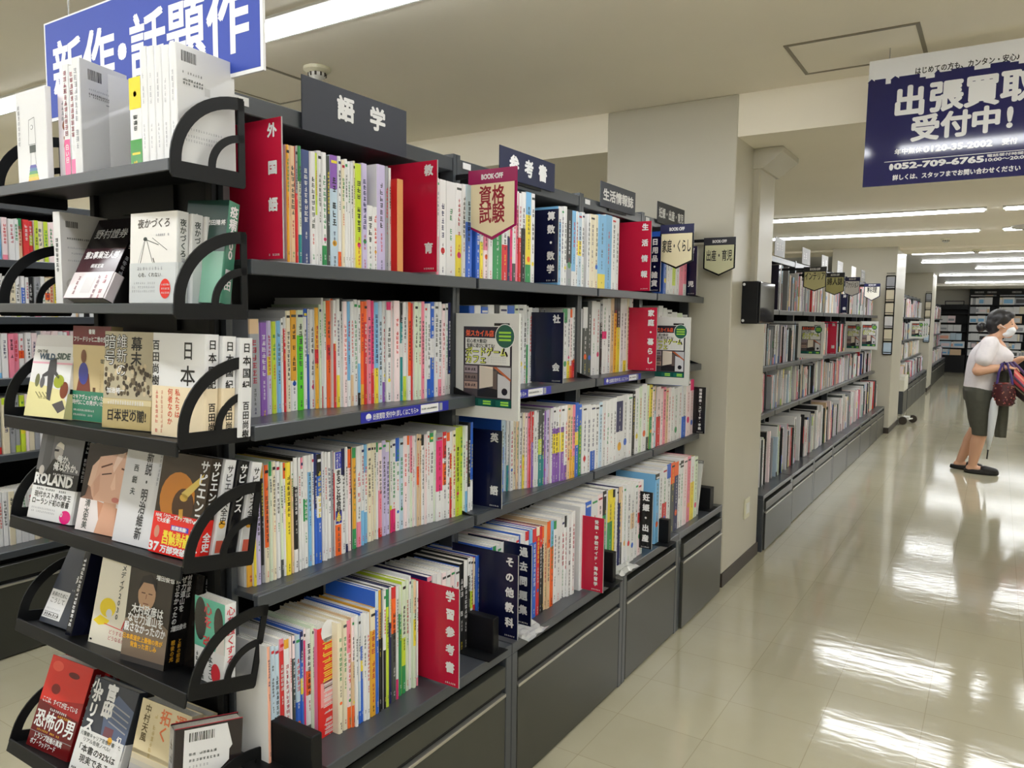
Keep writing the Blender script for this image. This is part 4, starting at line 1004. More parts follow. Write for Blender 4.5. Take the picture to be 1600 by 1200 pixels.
# ================================================================== books on the shelves, spines out
ROWS = """00|1167,10,257,1338,m 1178,15.8,257,1339,e 1192,7.3,258,1337,r.Tg40 1204,11.1,262,1342,a.Tn30.Bt25 1214,24.9,256,1342,q.Tq40 1238,16.8,256,1340,w 1252,6.5,254,1338,w.Tl55 1259,12.9,261,1338,w 1276,15.4,261,1342,w.Bn18 1291,11.1,256,1342,d 1299,24.7,259,1339,S.Tu30 1326,11.4,261,1341,w.Bo14 1339,11.6,254,1342,c 1349,9.5,258,1341,w 1357,9.4,254,1340,w 1367,9.4,253,1340,w 1379,7.3,259,1343,c 1384,20.8,254,1340,l.By25 1407,20.1,259,1342,U 1426,21.2,159,1342,w.Tw20 1445,14.6,157,1339,w 1459,31.3,265,1339,U 1487,12.2,264,1336,g 1504,9.9,263,1340,w 1692,13,267,1333,i.Bp40 1707,31,266,1334,w 1739,45.6,266,1335,w 1789,31.4,268,1338,w.By45 1815,18.2,269,1334,w 1835,33.5,271,1336,S.Bb60
01|1886,20.2,277,1334,b.TS30 1906,18.1,276,1334,w.By40 1930,26.8,274,1337,i.Mp40 1949,24.7,275,1332,w 1980,52.4,282,1337,n 2027,32.1,281,1333,w.Br40 2059,15.2,283,1333,v.Tw50.Bv25 2073,13.8,285,1332,f.Tw40 2095,19.5,290,1337,w.Bd20 2113,17.3,291,1336,p.Tw20 2123,15.9,286,1332,r.Tw50 2148,28.3,294,1338,k.Tw40 2171,33,297,1334,y.Ts25.Bn20 2206,25.2,297,1336,w 2391,20.8,278,1334,s.Tw20 2414,19.1,277,1335,w 2432,22.8,283,1334,w 2454,41,275,1334,k.Bg30 2492,29.2,275,1332,s.Bw20 2530,19,277,1337,w 2543,28.5,275,1334,S.My20 2580,20.6,280,1338,w
02|2618,21.6,278,1333,w 2638,38.5,280,1332,c 2684,33.8,283,1336,c 2710,63.5,287,1332,s.By20 2776,59.8,294,1334,s 2834,36.8,292,1333,w 2880,31.3,292,1337,w
03|3416,41,293,1338,b 3446,41.7,292,1334,w 3484,33.9,292,1332,w 3521,43.2,296,1334,l.Bw15 3574,53.1,294,1337,w 3614,54.2,291,1332,p 3672,46.2,292,1334,p.Bw20
10|1134,29.7,226,1432,g.Te15 1168,22.2,218,1437,u 1197,12.1,222,1446,U.My20 1212,14.6,220,1449,l 1229,13.6,222,1451,s 1243,6.7,228,1452,w 1249,9.1,231,1451,r.Tw12 1257,14,246,1450,c 1275,20.4,248,1455,w.Tm70 1294,21.6,248,1453,N.Ta25 1319,11.8,252,1457,w.Tb8 1329,7.6,251,1454,b.Tw45 1332,17.1,250,1449,w.Tw10 1342,13.8,255,1442,m.Tm12.Mr14 1356,8.7,263,1442,a 1363,6.6,280,1440,r.Tw80 1365,11,272,1436,w.Ta30 1374,13.3,273,1433,o.Mr14 1384,9.8,278,1430,o.Mr14 1385,10.3,274,1421,r.Tw40 1396,12.2,277,1421,w.By30 1405,12.8,280,1418,w.Tk12 1410,13.8,272,1411,i 1425,11.6,272,1412,s.Bw25 1437,11.7,273,1412,w.Be30 1448,14.2,278,1412,w 1463,10.8,276,1412,s.Tw60.Bk12 1474,12.8,273,1412,o.Bm20 1485,12.7,274,1411,r.To20 1499,14.9,278,1412,p 1511,12.5,276,1410,f.Br30 1521,16.4,272,1407,y.Ts65 1541,15.6,275,1411,S 1557,16.6,276,1411,w.Bu20 1565,18.4,274,1403,w.Tf8 1584,13.3,276,1403,i 1587,23.6,278,1395,i 1612,14.1,272,1395,t.Tk20.Mw14 1620,13.7,274,1391,l.Tw75.Bl25 1633,6.9,274,1390,w 1634,12.5,275,1385,o.Bw25 1648,15.4,272,1386,r 1653,15,276,1378,a 1670,14.9,275,1379,a 1681,14.4,278,1376,p.Tp20 1701,11.1,272,1381,w 1717,15.4,273,1384,w.Bb20 1733,18,278,1385,b.Mw20 1757,18.3,278,1389,w 1778,17,279,1392,w.Bp18 1800,16.7,273,1395,i 1823,13.4,275,1400,w 1841,14.5,278,1404,v.Bw22 1860,14.7,268,1408,w
11|1961,28.2,271,1411,b.Bw70 1992,36.1,273,1413,w 2030,40.8,269,1414,b.Bw60 2070,38,276,1414,w 2110,31.2,276,1415,k 2149,48.1,275,1420,w 2196,45.4,276,1419,n.Tb40 2239,25.3,279,1418,a 2267,34.4,280,1420,w 2299,21.9,280,1418,w 2324,13.3,276,1420,n.Tw50 2333,26.9,271,1417,w 2361,45.8,270,1418,k.Tg25 2403,18.6,266,1416,k 2415,18.8,267,1412,f.Tk30 2440,9.5,267,1416,k 2577,39,271,1411,w.Tn20 2610,21.1,271,1408,w.By25 2631,16,269,1407,i.To12.Bo18 2643,26.9,276,1405,r.Tw75 2666,21.8,274,1403,w 2688,36.6,272,1403,w
12|2726,39.7,279,1400,d.Tw30 2774,34.8,304,1404,d 2805,41.4,306,1402,w 2847,36.2,304,1402,w 2878,24.5,309,1400,k.Tg30 2901,43.6,316,1400,w.Mf10 2947,38.2,319,1400,w 2976,32.3,320,1396,e 3015,26.3,323,1399,m.Tk20 3040,40.1,327,1399,y.Tk40 3075,34,330,1396,w 3110,34.6,327,1397,w.By15 3150,28.2,328,1399,c 3170,21.3,323,1396,w 3192,14.3,326,1396,i
13|3519,59.1,299,1397,w 3568,51.7,289,1393,w 3625,71,281,1395,w 3688,73.1,270,1392,w 3757,75.4,266,1390,a 3839,78,258,1393,w 3910,60.1,253,1391,w 3973,93.1,238,1392,w 4056,63.9,235,1388,w
20|1072,6,267,1383,w 1073,19.9,266,1377,m.Tr15.Tg40 1087,8.8,269,1370,y.Ts60 1096,12.4,275,1370,U.Tu20 1111,10.8,274,1373,k.Tm12.Bg15 1117,12.6,271,1367,o.Bc30 1130,9.1,277,1367,a.Tn12 1138,11,276,1366,c 1151,11.2,273,1368,w 1164,9.4,269,1370,a.Bd15 1171,7.6,268,1368,w.To14.Mi20 1177,15.3,267,1366,y 1194,7.8,267,1368,e.Tw15 1201,13.7,275,1367,k.Tw25.Bw20 1216,7.9,273,1368,w 1226,8,271,1371,w.Tp10 1234,14.1,274,1371,w.Mn20 1250,12.3,273,1373,s.Tw15 1261,8.2,274,1372,w 1271,8.3,273,1373,b.Tv50 1278,16,271,1372,b.Tk20.Mw20 1298,9.4,274,1376,w 1303,8.6,273,1372,w 1318,13,270,1378,w 1329,8.8,272,1376,g 1341,4.4,267,1380,r.Tw20.Bw35 1344,22.3,266,1378,# 1366,13.6,272,1378,w.Tv25 1381,9.2,274,1379,w.Bv8 1392,11.6,266,1381,i.To18 1409,4.7,269,1386,d.Tm40 1410,14.1,267,1383,m.Tn10.Bn20 1428,16.7,268,1386,w.Bp25 1445,12.1,269,1386,s.Tw65 1464,12.3,267,1393,s.Mw40 1477,14.9,268,1394,c 1490,10,268,1393,c 1505,10.1,266,1397,c 1511,7.6,267,1393,w.Tn10 1526,15.5,262,1400,p.Ti50.Br10 1542,15.7,267,1400,U 1559,15.9,259,1402,U.Tw10 1577,8,260,1403,l.Tw70.Bf25 1588,16.3,263,1406,f.Tw75 1601,16.4,266,1403,w.Tb25 1616,16.6,263,1402,S 1631,16.8,268,1400,i 1645,11.3,268,1398,w.To10 1652,11.4,267,1394,a.Tp40 1661,8.6,266,1392,i 1670,11.6,265,1393,w 1673,11.6,270,1386,o.Te35.Be45 1685,8.8,268,1386,e 1692,14.7,266,1385,w.Tk12 1701,11.9,266,1380,i 1715,12,273,1382,w 1723,18.1,267,1379,w.Tn10 1741,12.2,273,1378,a 1745,30.9,263,1372,f.Tg8.Bw34 1774,18.9,265,1370,w.Tr30.Mo25 1788,15.9,262,1366,w.To10 1802,12.8,263,1365,r.Tw25.Mw10 1810,16.2,266,1361,c 1822,19.6,273,1358,l 1842,16.6,274,1359,l 1858,13.4,274,1358,a 1876,13.6,272,1362,w.Bs25 1891,13.7,280,1362,k.Bw28 1910,13.9,279,1366,b.Bw35
21|2166,16.2,265,1419,b.TS40 2187,18.5,264,1422,S 2194,22.8,262,1415,w.Bt35 2204,20.9,270,1407,w 2226,16.9,265,1408,c 2234,21.3,268,1402,e 2246,21.5,273,1396,w 2257,17.3,272,1389,y.Tc55 2267,17.5,271,1385,i 2276,13.2,270,1380,p 2286,13.3,275,1378,r 2292,17.8,274,1373,u.Tr40 2302,18,276,1369,w 2315,13.6,269,1366,w 2324,22.8,276,1363,t.Td40.Ml20 2347,18.5,276,1363,d.Bt40 2360,14,271,1360,u 2368,21.1,274,1357,U 2392,11.9,272,1358,p 2393,14.3,279,1352,w 2403,19.2,281,1349,u.Tw28.My26 2419,21.9,278,1348,u.Tw28.My26 2440,22.1,281,1347,u.Tw28.My26 2450,24.8,282,1341,u.Tw28.My26 2471,25.1,282,1338,w.Bu20 2489,20.3,283,1335,e 2506,20.6,279,1333,e.Bm40 2521,20.8,280,1330,p.Bm30 2540,26.3,286,1329,b.Ms15.My18 2571,24,277,1331,n.Tb30
22|2609,38.3,268,1334,w 2639,33.4,270,1330,w 2683,39.9,264,1335,w.Bb30 2724,35,261,1336,w 2759,29.7,268,1336,S 2787,36.2,272,1335,w 2818,30.7,270,1332,w 2850,37.5,274,1333,w 2894,31.9,275,1336,w 2925,65.4,278,1336,v.Tw8.Bw45 2998,54.1,278,1340,w 3043,48.4,276,1336,w 3095,28.2,286,1337,k 3130,43.2,296,1340,w 3175,36.7,302,1341,a 3207,52.4,310,1339,w 3266,38.4,301,1342,a.Bd20 3295,31.1,302,1338,y.Bn50 3323,23.6,290,1336,i 3346,15.9,293,1336,S.Te40
23|3384,48.8,285,1339,r.Ti50 3428,33.1,274,1337,i 3457,33.6,278,1335,p 3491,34.1,271,1335,e 3524,34.6,272,1335,i 3557,44.1,269,1334,w 3596,54,263,1332,w 3659,64.8,268,1336,w 3716,56.9,272,1333,b.Tw60 3769,58.2,285,1331,i 3836,49.7,292,1334,i.Tf20
30|1036,12,264,1293,w.Bb14 1043,17.4,266,1288,P 1063,10.6,263,1290,S 1074,13.4,258,1291,S 1086,13.6,270,1289,r.Tp10 1098,14.6,265,1287,w.Tm8 1112,7.4,267,1287,i 1121,9.3,266,1288,d.Ti20 1131,15.1,263,1289,b.My14.TS60 1143,8.8,268,1286,b.Tv25.My14 1153,6.5,271,1287,f.Ti10 1161,17.5,266,1288,w.Mo22.Bd14 1173,9.8,272,1282,a 1180,7.9,269,1280,a 1178,65,265,1269,& 1222,14.5,269,1248,c 1239,14.7,270,1250,c 1251,14.9,266,1248,i.Tp30.Bo20 1261,12.9,271,1243,e.Ti40.Bo20 1268,8.7,275,1237,w 1281,8.7,267,1241,S.Tw60.Bb12 1290,8.8,272,1242,b.Tw30.My10 1297,11.1,270,1240,w 1306,12.3,267,1238,w 1320,19.4,272,1239,m.Tc20 1338,11.5,312,1238,b.TS15 1350,9.3,311,1239,m.Bk60 1364,7.1,308,1243,k.Tg40 1367,10.4,304,1239,w.Bk50 1377,11,305,1239,l.Tn15 1395,9.7,304,1245,v.Tw30 1401,17.1,302,1242,d.To40.Tr10 1420,9.9,299,1244,w.Bf18 1437,12.6,293,1250,n.Ta25 1451,15.3,300,1251,l.Ta50.Bn25 1467,12.9,300,1252,a 1480,7.8,306,1252,w 1488,10.5,293,1252,a 1491,10.5,292,1246,a.Te30.My25 1505,8,285,1248,w.Bp8 1558,19.5,280,1254,v.Tp20 1586,19.9,276,1261,w 1609,23.2,273,1264,w 1639,20.7,265,1268,r.Ti20 1662,21.1,263,1270,w 1685,21.4,264,1272,i 1712,21.9,257,1276,b.Tw50 1737,22.3,262,1279,k 1758,19.4,267,1278,k.Tw30 1777,13.1,271,1277,k.Tw20 1791,13.2,267,1278,w.Br30.Ml20 1808,10,262,1280,r.Tc55
31|1822,27.1,265,1279,b.Bb40 1853,17.3,268,1282,i.Mr30 1869,14,267,1280,w 1880,14.1,268,1278,w 1887,17.7,274,1274,b 1899,21.5,276,1270,w.Tn40 1913,25.4,276,1265,w 1934,25.8,282,1262,w 1949,26.2,288,1255,i 1964,26.5,288,1247,r.Tw40 1980,30.8,291,1241,w 2000,31.3,295,1234,b.Tw40 2021,23.8,300,1228,w.Tr10 2039,20.1,302,1224,b.Ts15 2064,24.5,298,1227,b.Tr15 2092,20.8,298,1229,r.Tc10 2109,16.8,297,1227,k.Tr25 2125,12.7,292,1227,k.To20 2148,21.5,290,1233,e 2161,21.8,301,1228,e.To30 2185,22.1,297,1229,o.Ts30 2215,18,290,1233,w.Tn10 2231,36.5,294,1233,w 2272,23.3,284,1235,w 2290,23.6,292,1232,w.Tk14 2301,28.6,295,1225,w 2325,24.2,301,1222,w
32|2378,40.3,309,1217,w 2439,46.9,310,1228,w.Tb20 2493,53.9,313,1231,w 2560,44.6,312,1238,i 2606,45.8,318,1238,n.Tk30 2632,46.6,318,1229,n.Ty40 2672,29.7,314,1226,y.Tk10 2688,24,317,1219,w 2701,24.2,320,1214,v.Te20 2716,18.3,319,1210,e.Bk30 2722,37.1,323,1205,w 2742,37.6,324,1197,w 2783,38.5,320,1199,w.Me20 2832,32.8,316,1203,w 2869,33.4,309,1205,i.Mr14 2901,20.3,313,1204,w
33|3060,44.4,310,1206,s.Tk8 3102,37.7,317,1205,w 3154,54.3,323,1211,r.Tw50.Br20 3210,47.7,329,1212,w.Tb20 3254,48.8,329,1210,d.To30 3312,50.1,322,1214,v.To20 3360,25.5,323,1213,w 3382,43.1,317,1212,w.Tk10 3423,52.9,324,1211,i 3488,45.2,323,1215,p 3529,55.5,313,1214,y.Tw40 3592,47.4,303,1216,a"""
SHZ = [1.563, 1.211, 0.84, 0.467]
def parse(spec):
    p = spec.split('.')
    return p[0], [(q[0], q[1], int(q[2:] or 30)) for q in p[1:]]
def jit(c, r, k=.06):
    f = 1+r.uniform(-k, k)
    return tuple(min(1, v*f) for v in c)
def spine_mesh(mb, x, y, z, w, h, d, spec, r, lean=0.0, low=False, title=True):
    """One book into mb: spine at y, cover boards at either side, page block between."""
    base, mods = parse(spec)
    bc = jit(PAL.get(base, PAL['w']), r)
    e = min(.0012, w*.15)
    W = w-.0004
    def P(a, b, c):
        return (x+a+lean*c, y+b, z+c)
    segs = [(0.0, 1.0, bc)]
    for k, c, pct in mods:
        cc = jit(PAL.get(c, PAL['w']), r)
        f = pct/100
        if k == 'T': segs.append((1-f, 1.0, cc))
        elif k == 'B': segs.append((0.0, f, cc))
        else: segs.append((.52-f/2, .52+f/2, cc))
    cuts = sorted({0.0, 1.0, *[s[0] for s in segs], *[s[1] for s in segs]})
    ch = min(.0025, w*.22)
    prof = [(0, ch*1.2), (ch, 0), (W-ch, 0), (W, ch*1.2)]
    for a, b in zip(cuts, cuts[1:]):
        m = (a+b)/2
        col = [s for s in segs if s[0] <= m <= s[1]][-1][2]
        for p, q in zip(prof, prof[1:]):
            mb.poly([P(p[0], p[1], a*h), P(q[0], q[1], a*h), P(q[0], q[1], b*h), P(p[0], p[1], b*h)], col)
    side = bc if base in 'gkdvb' or r.random() < .35 else jit(PAL['w'], r, .08)
    yb = d
    if low:
        mb.poly([P(0, ch, 0), P(0, ch, h), P(0, yb, h), P(0, yb, 0)], side)
        mb.poly([P(W, ch, 0), P(W, yb, 0), P(W, yb, h), P(W, ch, h)], side)
        mb.poly([P(0, ch, h-.001), P(W, ch, h-.001), P(W, yb, h-.001), P(0, yb, h-.001)], mat='pages')
    else:
        for s0 in (0, W-e):
            vs = [P(s0, ch, 0), P(s0+e, ch, 0), P(s0+e, yb, 0), P(s0, yb, 0), P(s0, ch, h), P(s0+e, ch, h), P(s0+e, yb, h), P(s0, yb, h)]
            mb.mesh(vs, [(0, 3, 2, 1), (4, 5, 6, 7), (0, 1, 5, 4), (1, 2, 6, 5), (2, 3, 7, 6), (3, 0, 4, 7)], side)
        vs = [P(e, ch, .002), P(W-e, ch, .002), P(W-e, yb-.003, .002), P(e, yb-.003, .002), P(e, ch, h-.0022), P(W-e, ch, h-.0022), P(W-e, yb-.003, h-.0022), P(e, yb-.003, h-.0022)]
        mb.mesh(vs, [(0, 3, 2, 1), (4, 5, 6, 7), (2, 3, 7, 6)], mat='pages')
    if title and w > .0055:
        s = Surf(mb, P(0, 0, 0), (1, 0, 0), (lean, 0, 1))
        def ink(fr):
            col = [q for q in segs if q[0] <= fr <= q[1]][-1][2]
            lum = col[0]*.3+col[1]*.6+col[2]*.1
            return r.choice(('W', 'W', 'w', 'y')) if lum < .22 else r.choice(('k', 'k', 'k', 'd', 'v', 'r', 'R', 'n'))
        gs = min(.74*W, .0155*r.uniform(.8, 1.1))
        n = r.randint(6, 12)
        top = r.uniform(.78, .9)
        cell = gs*r.uniform(1.0, 1.25)
        n = min(n, int(h*.5/cell))
        s.marks(W/2, h*top, gs, n, cell, ink(top-.2), 1, r)
        yl = h*top-n*cell
        if not low:
            g2 = gs*.6
            s.marks(W/2, yl-h*.04, g2, r.randint(3, 5), g2*1.2, ink(.3), 1, r)
            s.marks(W/2, h*.10, g2*.9, r.randint(2, 3), g2, ink(.06), 1, r)
            if r.random() < .4:
                s.rect(W*.12, h*.93, W*.88, h*.955, ink(.94), 1)
            if r.random() < .25 and W > .012:
                s.disc(W/2, h*r.uniform(.2, .3), W*.3, r.choice('romyfbn'), 1, n=12)
SHELFW = ['top shelf', 'second shelf', 'third shelf', 'cabinet top']
def look(spec, w, h):
    base, mods = parse(spec)
    a = CNAME.get(base, 'white')
    size = 'slim ' if w < .0095 else 'thick ' if w > .024 else ''
    t = ''
    for k, c, pct in mods[:1]:
        n = CNAME.get(c, 'white')
        if n == a: continue
        t = {'T': f' with {n} upper spine', 'B': f' with {n} foot', 'M': f' with {n} mid band'}[k]
    return f'{size}{a} book{t}'
from bpy_extras.object_utils import world_to_camera_view
allb = []
for ln in ROWS.strip().split('\n'):
    key, body = ln.split('|')
    row, bay = int(key[0]), int(key[1])
    for i, tok in enumerate(body.split(' ')):
        x, w, h, y, spec = tok.split(',')
        x, w, h, y = int(x)/1000, float(w)/1000, int(h)/1000, int(y)/1000
        if x < 1.05: w -= 1.052-x; x = 1.052
        if w < .003 or x+w > 3.93: continue
        allb.append(dict(row=row, bay=bay, i=i, x=x, w=w-.0004, h=h, y=y, spec=spec))
bpy.context.view_layer.update()
for b in allb:
    z = SHZ[b['row']]
    p = [world_to_camera_view(SC, cam, Vector((b['x']+a*b['w'], b['y'], z+c*b['h']))) for a, c in ((0, 0), (1, 1))]
    b['area'] = abs(p[1].x-p[0].x)*abs(p[1].y-p[0].y)
NDISP = sum(1 for o in COL.objects if o.name.startswith('book') and o.get('category') == 'book')
LIMIT = 296-NDISP-1
order = sorted(allb, key=lambda b: -b['area'])
for k, b in enumerate(order):
    b['own'] = k < LIMIT
count = {}
STUFF = MB()
ORDB = ['nearest bay', 'second bay', 'third bay', 'last bay']
for b in allb:
    r = random.Random(b['row']*1000+b['bay']*100+b['i'])
    key = (b['row'], b['bay'])
    count[key] = count.get(key, 0)+1
    z = SHZ[b['row']]+.0004
    d = min(r.uniform(.17, .21), 1.62-b['y'])
    sp = b['spec']
    plain = sp[0] not in '#&'
    if not b['own']:
        spine_mesh(STUFF, b['x'], b['y'], z, b['w'], b['h'], d, sp, r)
        continue
    mb = MB()
    if sp[0] == '#':
        spine_mesh(mb, 0, 0, 0, b['w'], b['h'], d, 'w.Bo30', r, title=False)
        W, H = b['w'], b['h']
        s = Surf(mb, (0, 0, 0), (1, 0, 0), (0, 0, 1))
        s.rect(.0005, H*.84, W-.0009, H*.998, lin((40, 50, 170)), 1); s.text('コピーして', W*.68, H*.985, W*.34, 'w', vert=True, bold=.03); s.text('すぐ使える', W*.3, H*.985, W*.34, 'w', vert=True, bold=.03)
        s.text('まるごと社会科', W*.48, H*.83, W*.74, 'k', vert=True, bold=.04, gap=.98)
        s.rect(.0005, H*.31, W-.0009, H*.435, lin((40, 44, 150)), 1); s.text('6', W*.48, H*.375, W*.9, 'y', align='c', bold=.04); s.text('年', W*.48, H*.385, W*.8, 'y', vert=True, bold=.04)
        s.marks(W*.5, H*.28, W*.5, 9, W*.62, 'd', 1, r)
        lab = 'social studies book with big black title over an orange foot, third shelf'
    elif sp[0] == '&':
        # cover of this one shows: it stands forward and is pink with barcode labels
        mb2 = shell(d, b['w'], b['h'], lin((226, 120, 160)), lin((216, 40, 36)), None, 'f')
        W, H = b['w'], b['h']
        s = Surf(mb2, (0, .002, 0), (0, -1, 0), (0, 0, 1))
        s.rect(-.056, H*.84, -.008, H*.985, lin((226, 214, 214)), 1); s.barcode(-.05, H*.92, .036, .014, 'k', 2, r); s.barcode(-.046, H*.86, .034, .014, 'k', 2, r)
        s = Surf(mb2, (0, 0, 0), (1, 0, 0), (0, 0, 1))
        s.disc(W/2, H*.95, W*.34, 'w', 1, W*.42, 12); s.marks(W/2, H*.90, W*.7, 8, .016, 'y', 1, r); s.rect(W*.12, H*.28, W*.88, H*.5, lin((230, 150, 150)), 1); s.marks(W/2, H*.49, W*.7, 5, .012, 'w', 2, r); s.marks(W/2, H*.24, W*.6, 7, .010, 'w', 1, r)
        mb = mb2
        lab = 'pink covered book with red spine standing forward on the cabinet top'
    else:
        spine_mesh(mb, 0, 0, 0, b['w'], b['h'], d, sp, r)
        lab = f"{look(sp, b['w'], b['h'])}, {nth(count[key])} spine along the {ORDB[b['bay']].split()[0]} bay {SHELFW[b['row']]}"
    o = mb.build('book', None, (b['x'], b['y'], z))
    tag(o, lab, 'book', f"books on the {SHELFW[b['row']]} of the {ORDB[b['bay']]}")
# the red boxed book lodged before the education divider
mb = shell(.2, .022, .235, lin((196, 28, 24)), lin((206, 142, 84)), None, 'f', round_=.002)
mb.mats = ['print' if q == 'pages' else q for q in mb.mats]
tag(mb.build('book', None, (1.512, 1.318, SHZ[0]+.0004)), 'bright red slipcased book with tan spine before the red education divider', 'book', 'books on the top shelf of the nearest bay')

# everything smaller: the other rows and racks as one mass of books
def fill(x0, x1, y, z, hmin, hmax, pal, r, wmin=.008, wmax=.03, d=.19, skip=0.0, ydir=1):
    x = x0
    hh = r.uniform(hmin, hmax)
    while x < x1-.006:
        w = r.uniform(wmin, wmax)
        if r.random() < .35: hh = r.uniform(hmin, hmax)
        if r.random() < skip:
            x += r.uniform(.02, .12); continue
        if x+w > x1: break
        base = r.choice(pal)
        sp = base
        if r.random() < .5:
            sp += '.' + r.choice('TBMB') + r.choice('wwkrbyfpsnlo') + str(r.choice((12, 18, 25, 40)))
        spine_mesh(STUFF, x, y+r.uniform(-.008, .012), z, w-.0006, min(hmax, hh*r.uniform(.97, 1.02)), d, sp, r, low=True)
        x += w
r = random.Random(5)
WHITE = 'wwwwwwciiaSgwwpkkkdUdeqr'
MIX = 'wwwwwcciiaSsbyorlpnkgUt'
PINK = 'iiiiiwwwppwiifrwcpg'
for i in range(8):
    for z, h0, h1, wm in ((1.515, .24, .33, .03), (1.13, .24, .31, .03), (.808, .22, .28, .022), (.357, .27, .37, .03)):
        x0, x1 = xs[i]+.02, xs[i+1]-.02
        fill(x0, x1, 1.25 if z < .5 else 1.34, z+.0005, h0, h1, WHITE, r, .01, wm, skip=.09)
for X in (xs3, xs4):
    for i in range(5):
        for z, h0, h1 in ((1.515, .24, .33), (1.13, .24, .31), (.80, .24, .28), (.46, .24, .30)):
            fill(X[i]+.02, X[i+1]-.02, 1.26 if z < .5 else 1.34, z+.0005, h0, h1, WHITE, r, .02, .05, skip=.05)
for i in range(4):
    for k, (z, h0, h1, pal) in enumerate(((1.665, .17, .185, 'wwwcySlewwsri'), (1.424, .17, .185, 'wwbwsywgwfecwk'), (1.161, .19, .205, PINK), (.834, .22, .255, 'twwwwclNfgrwiwgc'), (.452, .22, .25, 'ccwewomcwec'))):
        fill(xl[i]+.02, xl[i+1]-.02, 3.50 if z < .5 else 3.575, z+.0005, h0, h1, pal, r, .014, .028, d=.14)
o = STUFF.build('books')
tag(o, 'the many smaller book spines filling the rest of the shelves', kind='stuff')

# ================================================================== signs, dividers, pennants, posters
def letter_part(build, name, parent, mat='print'):
    """Print the lettering onto the thing's own board, panel, flag, card or frame."""
    mb = MB(); build(mb)
    if mat != 'print':
        mb.mats = [mat if q == 'print' else q for q in mb.mats]
    host = [o for o in parent.children if o.name.split('.')[0] in ('board', 'panel', 'flag', 'card', 'frame')][0]
    hm = BUILT[host.name]
    off = len(hm.v)
    hm.v.extend(mb.v); hm.f.extend(tuple(i+off for i in f) for f in mb.f); hm.c.extend(mb.c)
    ks = [hm.mi(q) for q in mb.mats]
    hm.m.extend(ks[k] for k in mb.m)
    host.data = hm.data(host.data.name)

# category signs on the main row's top boards
for (xa, xb, txt, y0, col, lab, fit) in (
        (1.260, 1.629, '語学', .035, (38, 42, 54), 'charcoal sign reading language studies on the nearest bookcase bay', None),
        (2.090, 2.452, '参考書', .035, (32, 38, 66), 'dark navy sign reading reference books on the second bookcase bay', None),
        (2.832, 3.181, '生活情報誌', .035, (70, 74, 84), 'grey sign reading lifestyle magazines on the third bookcase bay', .86),
        (3.444, 3.809, '妊娠・出産・育児', .035, (52, 54, 60), 'dark sign for pregnancy and childcare on the last bookcase bay', .9)):
    t = empty('category_sign', ((xa+xb)/2, 1.388, 1.902))
    tag(t, lab, 'sign', 'category signs along the top of the main row')
    W = xb-xa; h = W/2; Hh = .1
    z0 = -.024 if txt == '語学' else 0.0
    mb = MB(); mb.box((-h, 0, z0), (h, .003, Hh), lin(col), 'matt'); mb.build('board', t)
    mb = MB(); mb.box((-h*.5, .003, -.01), (h*.5, .006, .05), mat='black'); mb.build('clip', t)
    def bl(m):
        s = Surf(m, (-h, -.0002, 0), (1, 0, 0), (0, 0, 1))
        if fit:
            s.text(txt, W/2, .032, .05, 'w', align='c', w=W*fit, bold=.035)
        else:
            n = len(txt)
            for i, ch in enumerate(txt):
                q = W*(.38+.31*i) if n == 2 else W*(.24+.26*i)
                s.text(ch, q, .030 if n == 2 else .030, .060, 'w', align='c', bold=.04)
    letter_part(bl, 'lettering', t)

# blue sign over the display rack
t = empty('hanging_sign', (1.03, 1.65, 1.93))
tag(t, 'blue sign reading new releases and hot topics above the display rack', 'sign')
mb = MB(); mb.box((0, -.408, -.004), (.006, .412, .237), PAL['w']); mb.box((-.0006, -.400, 0.004), (0, .406, .233), lin((34, 62, 160)), 'matt'); mb.build('panel', t)
def bl(m):
    s = Surf(m, (-.0006, .412, 0), (0, -1, 0), (0, 0, 1))
    x = .03
    for ch, a in (('新', .150), ('作', .150), ('・', .07), ('話', .150), ('題', .150), ('作', .150)):
        s.text(ch, x+a/2, .056, .148, 'w', align='c', bold=.026, sx=.94); x += a-.012
letter_part(bl, 'lettering', t)
for y in (-.3, .3):
    mb = MB(); mb.tube([(.003, y, .237), (.003, y, .67)], .0015, 6, mat='cable'); mb.build('hanging_wire', t)

